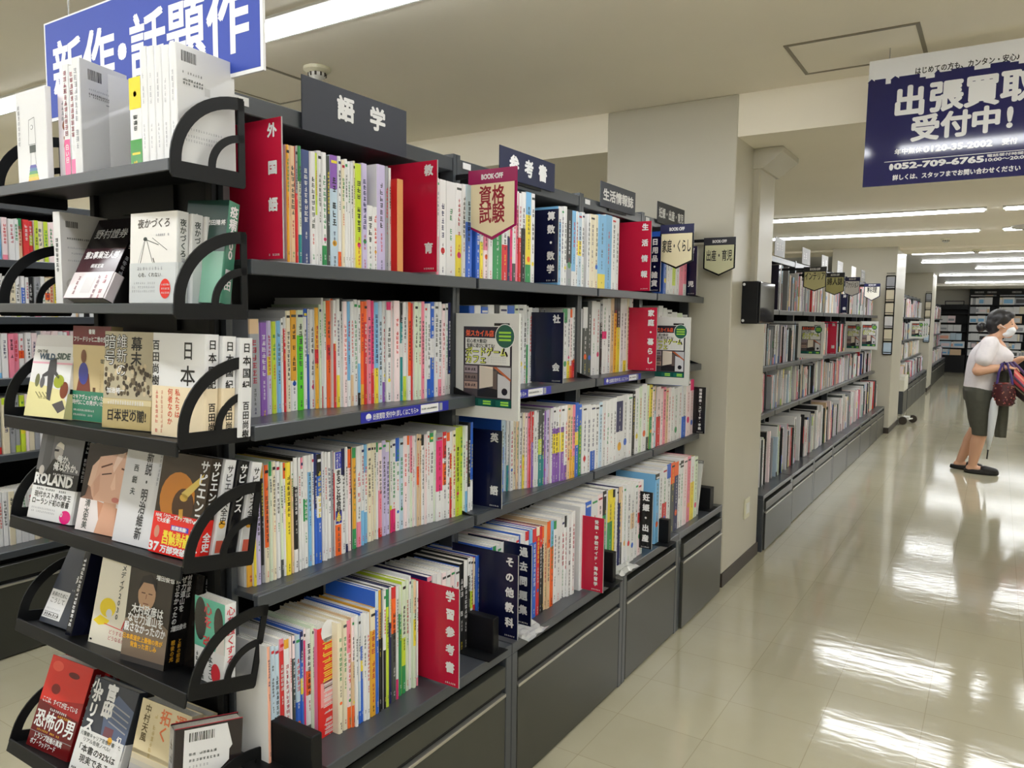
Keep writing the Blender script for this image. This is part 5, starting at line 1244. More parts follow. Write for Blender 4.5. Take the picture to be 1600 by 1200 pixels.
# big buyback sign over the main aisle
t = empty('hanging_sign', (3.625, .2, 2.022), (0, rad(2.3), 0))
tag(t, 'navy buyback sign with telephone numbers hanging over the main aisle', 'sign')
YL, YR, HS = .327, -.335, .532
mb = MB()
mb.box((0, YR, 0), (.004, YL, HS), PAL['w'], 'sheet')
mb.build('panel', t)
for y in (-.25, .25):
    mb = MB(); mb.tube([(.002, y, HS), (.002, y, ZC1-2.022)], .0015, 6, mat='cable'); mb.build('hanging_wire', t)
def bl(m):
    s = Surf(m, (0, YL, 0), (0, -1, 0), (0, 0, 1))
    W = YL-YR
    c = lin((30, 31, 84))
    s.rect(0, 0, W, .40, c, 1)
    rr = random.Random(3)
    x = 0
    while x < W:
        wd = rr.uniform(.018, .045); hh = rr.choice((.012, .02, .03, .036, .026))
        s.rect(x, .399, min(x+wd, W), .415+hh, c, 1)
        if rr.random() < .4:
            s.poly([(x-.004, .415+hh), (x+wd+.004, .415+hh), (x+wd/2, .43+hh)], c, 1)
        x += wd
    s.text('はじめての方も、カンタン・安心♪', .178, .452, .03, 'k', w=.36, bold=.02)
    for ch, x, y in (('出', .163, .297), ('張', .297, .300), ('買', .420, .303), ('取', .545, .306)):
        s.text(ch, x, y, .128, 'w', align='c', bold=.042, sx=.98)
    for ch, x, y in (('受', .226, .186), ('付', .335, .189), ('中', .440, .192), ('!', .520, .195)):
        s.text(ch, x, y, .108, 'w', align='c', bold=.042)
    s.text('年中無休', .118, .128, .026, 'w', bold=.03); s.text('0120-35-2002', .226, .126, .034, 'w', w=.24, bold=.05); s.text('受付', .50, .128, .026, 'w', bold=.03)
    s.rect(.08, .098, W-.05, .1005, 'w', 2)
    s.text('052-709-6765', .120, .066, .034, 'w', w=.32, bold=.05)
    s.disc(.108, .076, .008, 'w', 2, .014)
    s.text('電話受付時間', .452, .084, .012, 'w', w=.12, bold=.02); s.text('10:00〜20:00', .448, .066, .018, 'w', w=.14, bold=.03)
    s.text('詳しくは、スタッフまでお問い合わせください', .116, .022, .024, 'w', w=.45, bold=.035)
letter_part(bl, 'lettering', t, 'sheet')

# card dividers between the sections
def divider(x, yf, z, h, depth, col, txt, lab, num=2, tilt=0.0, tx=.72, fs=None):
    t = empty('divider_card', (x, yf, z), (0, 0, 0))
    tag(t, lab, 'divider card', 'section divider cards on the main row')
    c = lin((184, 28, 58)) if col == 'R' else lin((16, 20, 50)) if col == 'v' else lin((20, 20, 22))
    mb = MB(); mb.box((0, 0, 0), (.0022, depth, h), c, 'gloss'); mb.box((0, -.0016, 0), (.0022, 0, h), lin((176, 176, 176)), 'gloss')
    mb.build('card', t)
    def bl(m):
        s = Surf(m, (-.0002, depth, 0), (0, -1, 0), (0, 0, 1))
        n = len(txt)
        f = fs or min(.030, h*.86/n*.86)
        gap = min(h*.88/max(n-1, 1)/f, 4.4) if n < 3 else min((h*.90)/n/f, 2.6)
        if n == 2: gap = (h*.80-f)/f
        s.text(txt, depth-.028, h*.965, f, 'w', vert=True, bold=.045, gap=gap)
        s.marks(depth-.045, h*.03, .005, 6, .006, 'w', 2, vert=False)
    letter_part(bl, 'lettering', t)
    return t
Z1, Z2, Z3, Z4 = 1.568, 1.216, .845, .472
divider(1.1215, 1.300, Z1, .297, .28, 'R', '外国語', 'red divider card for foreign languages at the start of the top shelf')
divider(1.633, 1.285, Z1, .296, .26, 'R', '教育', 'red divider card for education on the top shelf')
divider(2.3005, 1.285, Z1, .250, .24, 'v', '算数・数学', 'navy divider card for arithmetic and mathematics on the top shelf')
divider(3.124, 1.285, Z1, .300, .24, 'R', '生活情報', 'red divider card for lifestyle on the top shelf')
divider(3.253, 1.290, Z1, .246, .2, 'v', '日用品・雑貨', 'black divider card for household goods on the top shelf')
divider(3.738, 1.290, Z1, .244, .2, 'v', '育児', 'navy divider card for childcare at the far end of the top shelf')
divider(2.350, 1.285, Z2, .250, .24, 'v', '社会', 'navy divider card for social studies on the second shelf')
divider(3.168, 1.265, Z2, .280, .24, 'R', '家庭・暮らし', 'red divider card for home and living on the second shelf')
divider(1.963, 1.285, Z3, .248, .26, 'v', '英語', 'navy divider card for English on the third shelf')
divider(3.887, 1.270, Z3, .246, .2, 'k', '冠婚葬祭・スピーチ・手紙', 'black divider card for ceremonies and speeches at the third shelf end')
divider(1.548, 1.142, Z4, .268, .26, 'R', '学習参考書', 'red divider card for study guides standing on the cabinet top')
divider(1.834, 1.140, .500, .255, .24, 'v', 'その他教科', 'navy divider card for other subjects, front one of the pair')
divider(1.944, 1.160, .498, .255, .24, 'v', '過去問題集', 'black divider card for past exam papers, rear one of the pair')
divider(2.393, 1.132, Z4, .270, .24, 'R', '受験・学校ガイド・海外留学', 'red divider card for exam and school guides on the cabinet top')
divider(2.888, 1.150, .500, .238, .2, 'k', '妊娠・出産', 'black divider card for pregnancy and childbirth on the cabinet top')

# pennant markers on arms
def pennant(x, y0, y1, z0, z1, zt, rows, bar, lab, txtcol='k', cream=(226, 214, 178), group='shop pennants on arms', arm=1.41, border=None, logo=True):
    t = empty('pennant_marker', (x, (y0+y1)/2, zt))
    tag(t, lab, 'pennant', group)
    h = (y0-y1)/2
    W = 2*h
    A, B = z0-zt, z1-zt              # tip, side bottom
    bc = border or bar
    mb = MB()
    out = [(-h, 0), (h, 0), (h, B), (0, A), (-h, B)]
    mb.prism([(p[0], p[1]) for p in out], 'x', 0, .003, lin(bc), 'gloss')
    mb.build('flag', t)
    mb = MB(); mb.box((.003, h-.004, -.022), (.006, arm-(y0+y1)/2, -.006), mat='black'); mb.build('arm', t)
    def bl(m):
        s = Surf(m, (-.0002, h, 0), (0, -1, 0), (0, 0, 1))
        q = W*.045
        s.rect(0, B*.245, W, 0, lin(bar), 1)
        s.poly([(q, B*.25), (q, B+.003), (W/2, A+q*1.25), (W-q, B+.003), (W-q, B*.25)], lin(cream), 1)
        if logo:
            s.text('BOOK·OFF', W/2, B*.17, .02, 'w', align='c', w=W*.44, bold=.05)
            for k in range(3):
                s.disc(W*(.40+.035*k), B*(.085 if k == 1 else .10), W*.010, 'w', 2, n=8); s.disc(W*(.58+.035*k), B*(.085 if k == 1 else .10), W*.010, 'w', 2, n=8)
        for txt, yy, ww in rows:
            s.text(txt, W/2, yy, .06, txtcol, align='c', w=W*ww, bold=.02)
    letter_part(bl, 'lettering', t)
CRIM, NAVY = (150, 26, 84), (24, 28, 72)
pennant(1.86, 1.346, 1.176, 1.672, 1.711, 1.876, (('資格', -.098, .52), ('試験', -.150, .52)), CRIM, 'crimson edged pennant for qualification exams', txtcol=lin((140, 20, 40)))
pennant(3.29, 1.310, 1.153, 1.671, 1.706, 1.868, (('家庭・くらし', -.118, .84),), NAVY, 'navy topped cream pennant for home and living', border=(20, 20, 24))
pennant(3.93, 1.322, 1.155, 1.672, 1.711, 1.870, (('出産・育児', -.115, .80),), (28, 28, 40), 'dark topped cream pennant for childbirth, by the nearest pillar', cream=(206, 204, 166), border=(20, 20, 24), arm=1.41)
pennant(5.53, 1.150, 1.000, 1.645, 1.676, 1.812, (('インテリア', -.085, .86),), (22, 22, 26), 'cream pennant for interiors on the second row', cream=(196, 190, 140), arm=1.39)
pennant(6.30, 1.145, 1.008, 1.642, 1.672, 1.814, (('婦人誌', -.09, .80),), (22, 22, 26), 'cream pennant for women magazines on the second row', cream=(190, 184, 124), arm=1.39)
pennant(7.13, 1.138, 1.017, 1.656, 1.684, 1.820, (('ファッション', -.085, .80),), NAVY, 'white pennant for fashion on the second row', cream=(226, 226, 226), arm=1.39)
pennant(7.91, 1.090, .950, 1.636, 1.678, 1.798, (('料理', -.08, .6),), NAVY, 'white pennant with two dark characters, last on the second row', cream=(226, 222, 210), arm=1.39)

# board game cafe posters in acrylic frames
def poster(x, y0, y1, z0, z1, lab, detail=True, skew=0.0):
    t = empty('poster_frame', (x, (y0+y1)/2, z0), (0, 0, skew))
    tag(t, lab, 'poster', 'board game cafe posters in acrylic frames')
    h = (y0-y1)/2
    W, Hh = y0-y1, z1-z0
    mb = MB(); mb.box((0, -h, 0), (.012, h, Hh), mat='acryl'); bevel(mb.build('frame', t), .002, 1)
    mb = MB(); mb.tube([(.016, h-.05, Hh*.93), (.016, max(h+.02, 1.40-(y0+y1)/2), Hh*.93)], .0035, 6, mat='black'); mb.build('bracket', t)
    def bl(m):
        s = Surf(m, (-.0002, h, 0), (0, -1, 0), (0, 0, 1))
        a, b, c, d = W*.13, W*.90, Hh*.115, Hh*.875
        w, hh = b-a, d-c
        X = lambda q: a+w*q
        Y = lambda q: c+hh*q
        s.rect(W*.62, Hh*.885, W*.86, Hh*.91, 'k', 1)
        s.rect(a, c, b, d, lin((44, 42, 52)), 1)
        s.text('栄スカイル店', X(.05), Y(.885), .02, lin((222, 96, 60)), w=w*.58, bold=.04)
        s.rect(X(.04), Y(.525), X(.96), Y(.86), lin((214, 214, 210)), 2)
        s.text('初心者大歓迎!', X(.07), Y(.80), .013, 'k', w=w*.42, bold=.02, k=3); s.text('気軽に遊びに来てね!', X(.07), Y(.742), .013, 'k', w=w*.58, bold=.02, k=3)
        s.text('ボードゲーム', X(.05), Y(.645), .027, 'k', w=w*.86, bold=.08, k=3); s.text('ボードゲーム', X(.06), Y(.645), .027, lin((214, 222, 110)), w=w*.82, bold=.025, k=4)
        s.text('カフェ', X(.05), Y(.548), .027, 'k', w=w*.42, bold=.08, k=3); s.text('カフェ', X(.06), Y(.548), .027, lin((214, 222, 110)), w=w*.40, bold=.025, k=4)
        for q in (.62, .59, .56): s.marks(X(.5), Y(q), .003, 11, w*.036, 'g', 3, random.Random(2), vert=False)
        s.disc(X(.86), Y(.885), w*.20, 'w', 3, w*.21); s.disc(X(.86), Y(.885), w*.185, lin((44, 92, 76)), 4, w*.195)
        for q in (.93, .885, .84): s.rect(X(.74), Y(q)-hh*.012, X(.98), Y(q)+hh*.012, lin((150, 206, 70)), 5)
        s.rect(X(0), Y(.11), X(1), Y(.52), lin((70, 66, 70)), 2)
        s.poly([(X(.34), Y(.22)), (X(.34), Y(.51)), (X(.62), Y(.47)), (X(.62), Y(.26))], lin((206, 196, 182)), 3); s.poly([(X(.62), Y(.50)), (X(.34), Y(.51)), (X(.62), Y(.47))], lin((226, 210, 190)), 3)
        s.poly([(X(.62), Y(.5)), (X(.70), Y(.5)), (X(.98), Y(.36)), (X(.98), Y(.33))], lin((176, 96, 60)), 4); s.poly([(X(.66), Y(.5)), (X(.98), Y(.5)), (X(.98), Y(.36))], lin((180, 180, 184)), 3)
        s.rect(X(.62), Y(.2), X(.70), Y(.45), lin((96, 84, 80)), 3); s.poly([(X(.72), Y(.12)), (X(.97), Y(.12)), (X(.97), Y(.36)), (X(.72), Y(.42))], lin((196, 196, 200)), 3); s.poly([(X(.3), Y(.12)), (X(.72), Y(.12)), (X(.72), Y(.22)), (X(.5), Y(.24)), (X(.3), Y(.2))], lin((34, 34, 38)), 4); s.disc(X(.86), Y(.2), w*.06, lin((30, 30, 34)), 4)
        for q, cc in ((.46, (150, 136, 142)), (.36, (120, 104, 100)), (.26, (166, 140, 128))): s.rect(X(.02), Y(q)-hh*.045, X(.3), Y(q)+hh*.045, lin(cc), 3); s.marks(X(.03), Y(q), .012, 4, w*.06, lin((50, 44, 48)), 4, random.Random(3), vert=False)
        s.rect(a, c, b, Y(.10), lin((18, 74, 66)), 2)
        for q in (.32, .68): s.rect(X(q), Y(.015), X(q+.28), Y(.085), lin((28, 96, 84)), 3); s.rect(X(q+.1), Y(.055), X(q+.26), Y(.075), lin((150, 214, 80)), 4); s.rect(X(q+.1), Y(.025), X(q+.26), Y(.045), lin((150, 214, 80)), 4)
    letter_part(bl, 'print', t, 'gloss')
poster(1.8615, 1.390, 1.164, 1.145, 1.458, 'board game cafe poster in a white frame beside the nearest bay')
poster(3.285, 1.36, 1.155, 1.148, 1.455, 'board game cafe poster in a white frame on the third bay')
poster(5.52, 1.165, .998, 1.188, 1.437, 'board game cafe poster on the second row below the interiors pennant')
poster(7.13, 1.115, .985, 1.18, 1.44, 'board game cafe poster on the second row below the fashion pennant')
poster(7.90, 1.104, .948, 1.176, 1.443, 'board game cafe poster, last one along the second row')
for i, (x, y) in enumerate(((13.9, 1.15), (14.65, 1.17), (15.4, 1.19))):
    poster(x, y+.05, y-.15, 1.17, 1.45, f'small framed poster past the second pillar, {nth(i+1)} of three')

# black bookends on the cabinet top
def bookend(x, y, z, w, h, d, lab, cut=False):
    t = empty('bookend', (x, y, z)); tag(t, lab, 'bookend', 'black bookends')
    mb = MB(); mb.box((0, 0, 0), (w, d, h), mat='black'); bevel(mb.build('block', t), .003)
    mb = MB(); mb.box((-.05, -.02, 0.0), (w+.02, d, .0015), mat='black'); mb.build('foot_plate', t)
bookend(1.062, 1.165, .468, .030, .095, .19, 'black bookend at the start of the cabinet top by the display rack')
bookend(1.775, 1.185, .468, .030, .105, .14, 'black bookend between study guides and the blue book')
bookend(2.515, 1.150, .468, .03, .115, .12, 'black bookend just past the red school guides divider')
bookend(3.105, 1.160, .468, .03, .105, .12, 'black bookend past the childbirth divider')
bookend(3.80, 1.200, .468, .06, .11, .2, 'black bookend at the far end of the cabinet top')
# leaning white folder before the last bookend
mb = MB(); mb.box((0, 0, 0), (.012, .2, .27), lin((206, 206, 202))); mb.box((0, 0, .255), (.013, .2, .272), PAL['k']); mb.box((-.0004, .09, .06), (0, .15, .10), lin((150, 190, 150)))
tag(mb.build('folder', None, (3.66, 1.22, .470), (0, rad(14), 0)), 'white folder with a black top edge leaning at the far end of the cabinet top', 'folder')
def clear_sheet(x, y, z, w, d, lab, seed):
    r = random.Random(seed)
    mb = MB(); n = 7
    g = [[(x+w*i/n+r.uniform(-.006, .006), y+d*j/n+r.uniform(-.006, .006), z+.0006+abs(r.gauss(0, .006))*(0 if 0 < j < 2 else 1)) for j in range(n+1)] for i in range(n+1)]
    for i in range(n):
        for j in range(n):
            mb.poly([g[i][j], g[i+1][j], g[i+1][j+1], g[i][j+1]], lin((190, 190, 186)), 'gloss')
    tag(mb.build('plastic_sleeve'), lab, 'plastic sleeve')
clear_sheet(1.91, 1.14, .4675, .12, .1, 'crumpled clear plastic sleeve under the past exam papers divider', 1)
clear_sheet(2.60, 1.14, .4675, .16, .09, 'flat pale plastic sleeve beside the bookend on the third cabinet', 2)
divider(7.62, 1.265, 1.136, .30, .2, 'R', '生活', 'red divider card on the second row between two cafe posters')
divider(8.20, 1.275, 1.520, .19, .2, 'v', '洋裁', 'navy divider card on the second row top shelf near the last pennant')

# ================================================================== far end of the shop
XW = 25.2
t = empty('media_shelf', (XW, -.2, 0)); tag(t, 'tall dark media shelf along the back wall with a header board', 'media shelf')
RZ = [.49, .70, .92, 1.17, 1.42, 1.68, 1.93, 2.17]
mb = MB(); mb.box((0, -1.2, 0), (.6, .92, .06), mat='dark'); mb.box((-.06, -1.2, .06), (.6, .92, .48), mat='black'); bevel(mb.build('base_cabinet', t), .004)
mb = MB(); mb.box((.32, -1.2, .48), (.34, .92, 2.37), mat='black'); mb.build('back_panel', t)
for y in (.90, .20, -.50, -1.2):
    mb = MB(); mb.box((0, y, .48), (.33, y+.025, 2.2), mat='black'); mb.build('post', t)
for z in RZ:
    mb = MB(); mb.box((0, -1.2, z-.016), (.32, .92, z), mat='black'); mb.build('shelf_board', t)
mb = MB(); mb.box((-.02, -1.2, 2.20), (.0, .92, 2.36), mat='black')
s = Surf(mb, (-.02, .92, 2.20), (0, -1, 0), (0, 0, 1), step=.001)
for x in (.12, .42, 1.0, 1.6):
    s.rect(x, .055, x+.22, .10, lin((150, 150, 150)), 1); s.marks(x, .078, .04, 6, .04, 'k', 2, random.Random(2), vert=False)
mb.build('header_board', t)
t = empty('media_shelf', (XW, 1.1, 0)); tag(t, 'lower dark media shelf in the corner beside the tall one', 'media shelf')
mb = MB(); mb.box((-.06, -.36, 0), (.6, .5, .48), mat='black'); mb.build('base_cabinet', t)
mb = MB(); mb.box((.32, -.36, .48), (.34, .5, 1.93), mat='black'); mb.build('back_panel', t)
for z in RZ[:6]:
    mb = MB(); mb.box((0, -.36, z-.016), (.32, .5, z), mat='black'); mb.build('shelf_board', t)
mb = MB(); mb.box((-.02, -.36, 1.80), (.32, .5, 1.93), mat='black'); mb.build('top_box', t)
t = empty('display_stand', (XW, 1.08, 1.93)); tag(t, 'empty black stand on top of the lower media shelf', 'display stand')
mb = MB(); mb.box((0, -.24, 0), (.02, -.22, .10), mat='black'); mb.box((0, .22, 0), (.02, .24, .10), mat='black'); mb.box((0, -.24, .09), (.02, .24, .11), mat='black'); mb.box((0, -.24, 0), (.12, .24, .01), mat='black'); mb.build('frame', t)
r = random.Random(9)
CW = ['wwwgwwgicwSwewwwgPwwcw', 'gwwkwwcgwwSwiwwegw']
CN2 = dict(P='salmon')
for ci, (ya, yb, rows, wh) in enumerate(((.71, -.69, RZ, 'tall back wall shelf'), (1.58, .76, RZ[:5], 'corner shelf'))):
    for zi, z in enumerate(rows):
        y = ya-.02; n = 0
        hmax = .205 if z not in (.49, .70, 2.17) else (.165 if z > 2 else .18)
        if ci == 1 and z == RZ[4]: hmax = .205
        while y > yb:
            w = r.choice((.05, .07, .14, .19, .28))
            if ci == 0 and y-w < .03 and y > 0:
                y = -.004; continue
            if y-w < yb: break
            n += 1
            c = r.choice(CW[ci])
            mb = MB(); hh = hmax*r.uniform(.9, 1)
            mb.box((.02, -w+.003, 0), (.2, 0, hh), jit(PAL[c], r))
            s = Surf(mb, (.02, 0, 0), (0, -1, 0), (0, 0, 1), step=.001)
            c2 = r.choice('gggdkPsieww')
            if r.random() < .6: s.rect(w*.1, hh*r.uniform(.1, .3), w*.85, hh*r.uniform(.5, .8), PAL[c2], 1)
            o = mb.build('disc_case', None, (XW, y, z+.001))
            tag(o, f"{CNAME.get(c, 'white')} disc case, {nth(n)} along the {nth(len(rows)-zi)} level down of the {wh}", 'disc case', f'disc cases on the {wh}')
            y -= w+.002

# crate, box and things at the end of the row past the second pillar
t = empty('storage_crate', (13.35, 1.33, 0)); tag(t, 'dark grey crate under a white carton past the second pillar', 'crate')
mb = MB(); mb.box((-.2, -.15, 0), (.4, .3, .36), mat='metal'); bevel(mb.build('body', t), .006)
mb = MB(); mb.box((-.2, -.156, .02), (.38, -.15, .34), mat='front'); mb.build('side_panel', t)
t = empty('carton', (13.35, 1.33, .361)); tag(t, 'white carton standing on the dark grey crate', 'carton')
mb = MB(); mb.box((-.2, -.16, 0), (.42, .32, .23), lin((214, 210, 194))); mb.box((-.203, -.16, .17), (-.2, .32, .23), lin((226, 224, 214))); bevel(mb.build('box', t), .004)
mb = MB(); mb.box((-.204, .0, .06), (-.2, .02, .18), lin((90, 86, 70))); mb.build('tape', t)
t = empty('floor_roller', (12.05, 1.02, 0)); tag(t, 'small roller with two black wheels on the floor by the second pillar', 'floor roller')
for x, y in ((-.16, .03), (.16, -.07)):
    mb = MB(); mb.tube([(x-.03, y, .055), (x+.03, y, .055)], .055, 16, mat='base'); mb.build('wheel', t)
mb = MB(); mb.tube([(-.16, .03, .06), (.16, -.07, .06)], .012, 8, mat='white'); mb.box((-.1, -.04, .06), (.1, .04, .10), mat='white'); mb.build('axle', t)

def leaflet_rack(x, y, z0, z1, n, lab):
    t = empty('leaflet_rack', (x, y, z0)); tag(t, lab, 'leaflet rack')
    H = z1-z0
    mb = MB()
    for yy in (-.05, .05):
        mb.tube([(0, yy, 0), (0, yy, H)], .008, 6, mat='black')
    for i in range(n+1):
        mb.tube([(0, -.05, H*i/n), (0, .05, H*i/n)], .006, 6, mat='black'); mb.tube([(-.03, -.05, H*i/n+.03), (-.03, .05, H*i/n+.03)], .004, 6, mat='black')
    mb.build('wire_frame', t)
    for i in range(n):
        mb = MB(); mb.box((-.02, -.045, H*i/n+.01), (-.015, .045, H*(i+.9)/n), jit(PAL[random.Random(i).choice('wcgS')], random.Random(i))); mb.build('leaflet', t)
leaflet_rack(10.77, 1.175, 1.02, 2.02, 6, 'tall black wire leaflet rack on the second pillar')
leaflet_rack(17.76, 1.225, 1.02, 2.02, 6, 'tall black wire leaflet rack on the third pillar')
# small top signs along the second row
for i, (x, w, c) in enumerate(((5.75, .30, (150, 152, 160)), (6.65, .3, (140, 140, 144)), (7.45, .3, (120, 118, 116)), (8.25, .3, (170, 170, 172)), (9.1, .3, (196, 194, 190)), (9.8, .3, (110, 108, 106)))):
    t = empty('category_sign', (x, 1.366, 1.906)); tag(t, f'small grey category sign, {nth(i+1)} along the top of the second row', 'sign', 'category signs along the second row')
    mb = MB(); mb.box((-w/2, 0, 0), (w/2, .003, .13), lin(c)); mb.build('board', t)
    letter_part(lambda m: Surf(m, (-w/2, -.0004, 0), (1, 0, 0), (0, 0, 1)).marks(w*.12, .065, .05, 3, .07, 'w', 2, random.Random(i), vert=False), '', t)
# tall dark framed box on the second row's top shelf
t = empty('picture_box', (5.30, 1.32, 1.516)); tag(t, 'dark blue boxed set standing face out on the second row top shelf', 'boxed set')
mb = MB(); mb.box((0, -.06, 0), (.05, .13, .30), lin((28, 30, 46)), 'gloss'); mb.box((.0502, -.06, 0), (.075, .13, .305), lin((206, 206, 208))); s = Surf(mb, (-.0002, .13, 0), (0, -1, 0), (0, 0, 1)); s.disc(.10, .2, .03, 'A', 1, .012); s.rect(.07, .01, .15, .06, 'g', 1); mb.build('box', t)

# ================================================================== the shopper
PX, PY = 8.54, 0.075
def W(u, v, z):
    return (-v, -u, z)           # u: the way she faces, v: her right
M['skin'] = material('skin', lin((212, 164, 134)), .5)
M['hair'] = material('hair', lin((34, 32, 34)), .38)
M['shirt'] = material('white_jersey', lin((226, 220, 222)), .8, noise=.04, nscale=30)
M['pants'] = material('olive_cloth', lin((76, 76, 66)), .8, noise=.08, nscale=30)
M['shoe'] = material('black_rubber', lin((28, 26, 26)), .55)
M['mask'] = material('mask_paper', lin((226, 228, 232)), .8)
person = empty('person', (PX, PY, 0))
tag(person, 'person in white T-shirt, cropped olive trousers and face mask, carrying bags', 'person')
b = MB()
V = W
b.ell(V(.105, 0, 1.455), (.078, .098, .105), 20, 12)                  # skull
b.ell(V(.135, 0, 1.395), (.062, .075, .088), 18, 10)                  # face
b.cap(V(.09, 0, 1.355), V(.165, 0, 1.335), .05, .036)                 # jaw
b.cap(V(.205, 0, 1.43), V(.222, 0, 1.395), .012, .017)                # nose
for sgn in (1, -1):
    b.ell(V(.085, sgn*.078, 1.415), (.012, .02, .033))
b.cap(V(.035, 0, 1.24), V(.085, 0, 1.36), .062, .052)                 # neck
for z0, z1, r0, r1, u0, u1 in ((1.18, 1.24, .13, .10, .03, .03), (1.0, 1.18, .14, .135, .03, .045), (.84, 1.0, .15, .14, -.03, .02)):
    b.cap(V(u0, 0, z0), V(u1, 0, z1), r0*.9, r1*.9)
b.cap(V(.02, -.15, 1.235), V(.02, .15, 1.235), .062, .062)            # shoulders
b.cap(V(.015, .165, 1.22), V(-.055, .215, .995), .050, .05)            # right upper arm
b.cap(V(-.055, .215, .995), V(.145, .185, 1.035), .052, .031)
b.cap(V(.04, -.165, 1.22), V(.15, -.2, 1.01), .058, .048)            # left upper arm
b.cap(V(.15, -.2, 1.01), V(.275, -.085, 1.105), .046, .029)
def hand(c, fw, dn, side):
    """palm and five fingers; fw: along the hand, dn: the way the fingers curl, side: across."""
    c, fw, dn, side = Vector(c), Vector(fw).normalized(), Vector(dn).normalized(), Vector(side).normalized()
    b.cap(c-side*.018, c+fw*.055-side*.014, .020, .017); b.cap(c+side*.014, c+fw*.055+side*.014, .019, .017)
    for k, (o, l) in enumerate(((-.03, .062), (-.011, .072), (.009, .067), (.028, .052))):
        p0 = c+fw*.062+side*o; p1 = p0+fw*l*.5+dn*l*.18; p2 = p1+fw*l*.25+dn*l*.45
        b.cap(p0, p1, .010, .009, 8); b.cap(p1, p2, .009, .008, 8)
    q = c-side*.032+fw*.01; q1 = q+fw*.035-side*.02+dn*.008; b.cap(q, q1, .012, .010, 8); b.cap(q1, q1+fw*.028+side*.004+dn*.008, .010, .008, 8)
hand(V(.155, .183, 1.035), V(1, -.1, .05), V(0, 0, -1), V(0, -1, 0))
hand(V(.285, -.075, 1.112), V(1, .35, .1), V(0, .3, -1), V(0, 1, 0))
# hips and legs
b.cap(V(-.03, -.06, .78), V(-.03, .06, .78), .118, .118)
b.cap(V(-.02, .082, .78), V(.0, .088, .43), .098, .060)
b.cap(V(.0, .088, .43), V(-.028, .09, .30), .060, .062); b.cap(V(-.028, .09, .30), V(-.055, .09, .075), .062, .037)
b.cap(V(-.03, -.082, .78), V(-.035, -.085, .43), .098, .060)
b.cap(V(-.035, -.085, .43), V(-.09, -.085, .29), .060, .062); b.cap(V(-.09, -.085, .29), V(-.165, -.085, .08), .060, .036)
for u, v in ((-.06, .09), (-.17, -.085)):
    b.cap(V(u-.015, v, .05), V(u+.13, v, .038), .035, .03)
body = remeshed(b, 'body', .0075, .5, 'skin', person, 4)
for sgn in (1, -1):
    mb = MB(); mb.ell(V(.188, sgn*.034, 1.432), (.010, .006, .006), 8, 6, PAL['k']); mb.build('eye', person)
    mb = MB(); mb.cap(V(.192, sgn*.02, 1.452), V(.178, sgn*.055, 1.452), .004, .003, 6); mb.mats = ['hair']; mb.build('eyebrow', person)
h = MB()
h.ell(V(.088, 0, 1.475), (.092, .108, .104), 20, 12); h.ell(V(.045, 0, 1.425), (.086, .072, .10), 18, 10); h.ell(V(.15, 0, 1.515), (.066, .06, .045)); h.cap(V(.0, 0, 1.41), V(-.05, 0, 1.405), .036, .036); h.ell(V(-.06, .01, 1.40), (.045, .04, .05))
h.cap(V(.12, .074, 1.50), V(.07, .082, 1.43), .022, .016); h.cap(V(.12, -.074, 1.50), V(.07, -.082, 1.43), .022, .016)
remeshed(h, 'hair', .007, .5, 'hair', person, 4)
k = MB()
k.ell(V(.165, 0, 1.372), (.062, .058, .052), 18, 10)
k.ell(V(.15, 0, 1.345), (.058, .056, .040), 18, 10)
mk = remeshed(k, 'face_mask', .006, .5, 'mask', person, 3)
for sgn in (1, -1):
    mb = MB(); mb.tube([V(.14, sgn*.062, 1.395), V(.11, sgn*.080, 1.41), V(.088, sgn*.088, 1.425)], .003, 6, mat='mask'); mb.build('ear_loop', mk)
def ring(z, ub, uf, hw, n=28, tilt=0.0):
    return [V((ub+uf)/2+(uf-ub)/2*cos(2*pi*i/n), hw*sin(2*pi*i/n), z+tilt*cos(2*pi*i/n)) for i in range(n)]
s = MB()
s.loft([ring(.800, -.176, .118, .188, tilt=-.022), ring(.86, -.172, .125, .188), ring(.97, -.165, .150, .185), ring(1.04, -.160, .185, .18), ring(1.10, -.152, .218, .178), ring(1.145, -.140, .222, .175), ring(1.19, -.118, .185, .175), ring(1.24, -.080, .125, .172), ring(1.275, -.045, .10, .12), ring(1.315, -.02, .085, .072)])
s.cap(V(.02, .150, 1.235), V(-.018, .210, 1.105), .082, .076); s.cap(V(.04, -.150, 1.235), V(.085, -.195, 1.115), .076, .068)
remeshed(s, 'shirt', .009, .6, 'shirt', person, 6)
p = MB()
p.loft([ring(.90, -.160, .105, .172), ring(.86, -.168, .108, .180), ring(.80, -.180, .115, .194), ring(.70, -.168, .112, .197)])
for v, uk, uh in ((.09, -.012, -.002), (-.088, -.028, -.020)):
    def lr(z, u, ru, rv):
        return [V(u+ru*cos(2*pi*i/24), v+rv*sin(2*pi*i/24), z) for i in range(24)]
    p.loft([lr(.80, -.03, .135, .10), lr(.68, -.022, .125, .10), lr(.52, uk, .098, .088), lr(.42, uh, .078, .08), lr(.375, uh, .076, .08)])
remeshed(p, 'trousers', .009, .5, 'pants', person, 5)
def clog(u0, v):
    s = MB()
    n = 24
    def out(z, g, a=0.0, bk=0.0):
        pts = []
        for i in range(n):
            th = 2*pi*i/n
            c = cos(th)
            wd = (.045+.008*max(0, c))*g
            pts.append(V(u0+.145*c*g+.01*bk, v+wd*sin(th), z+a*c))
        return pts
    s.loft([out(.002, .93), out(.012, 1.0), out(.03, 1.0), out(.045, .96)])
    s.cap(V(u0+.03, v, .05), V(u0+.10, v, .042), .048, .040, flat=((0, 0, 1), .75))
    return remeshed(s, 'clog', .006, .5, 'shoe', person, 3)
clog(.02, .09); clog(-.105, -.085)
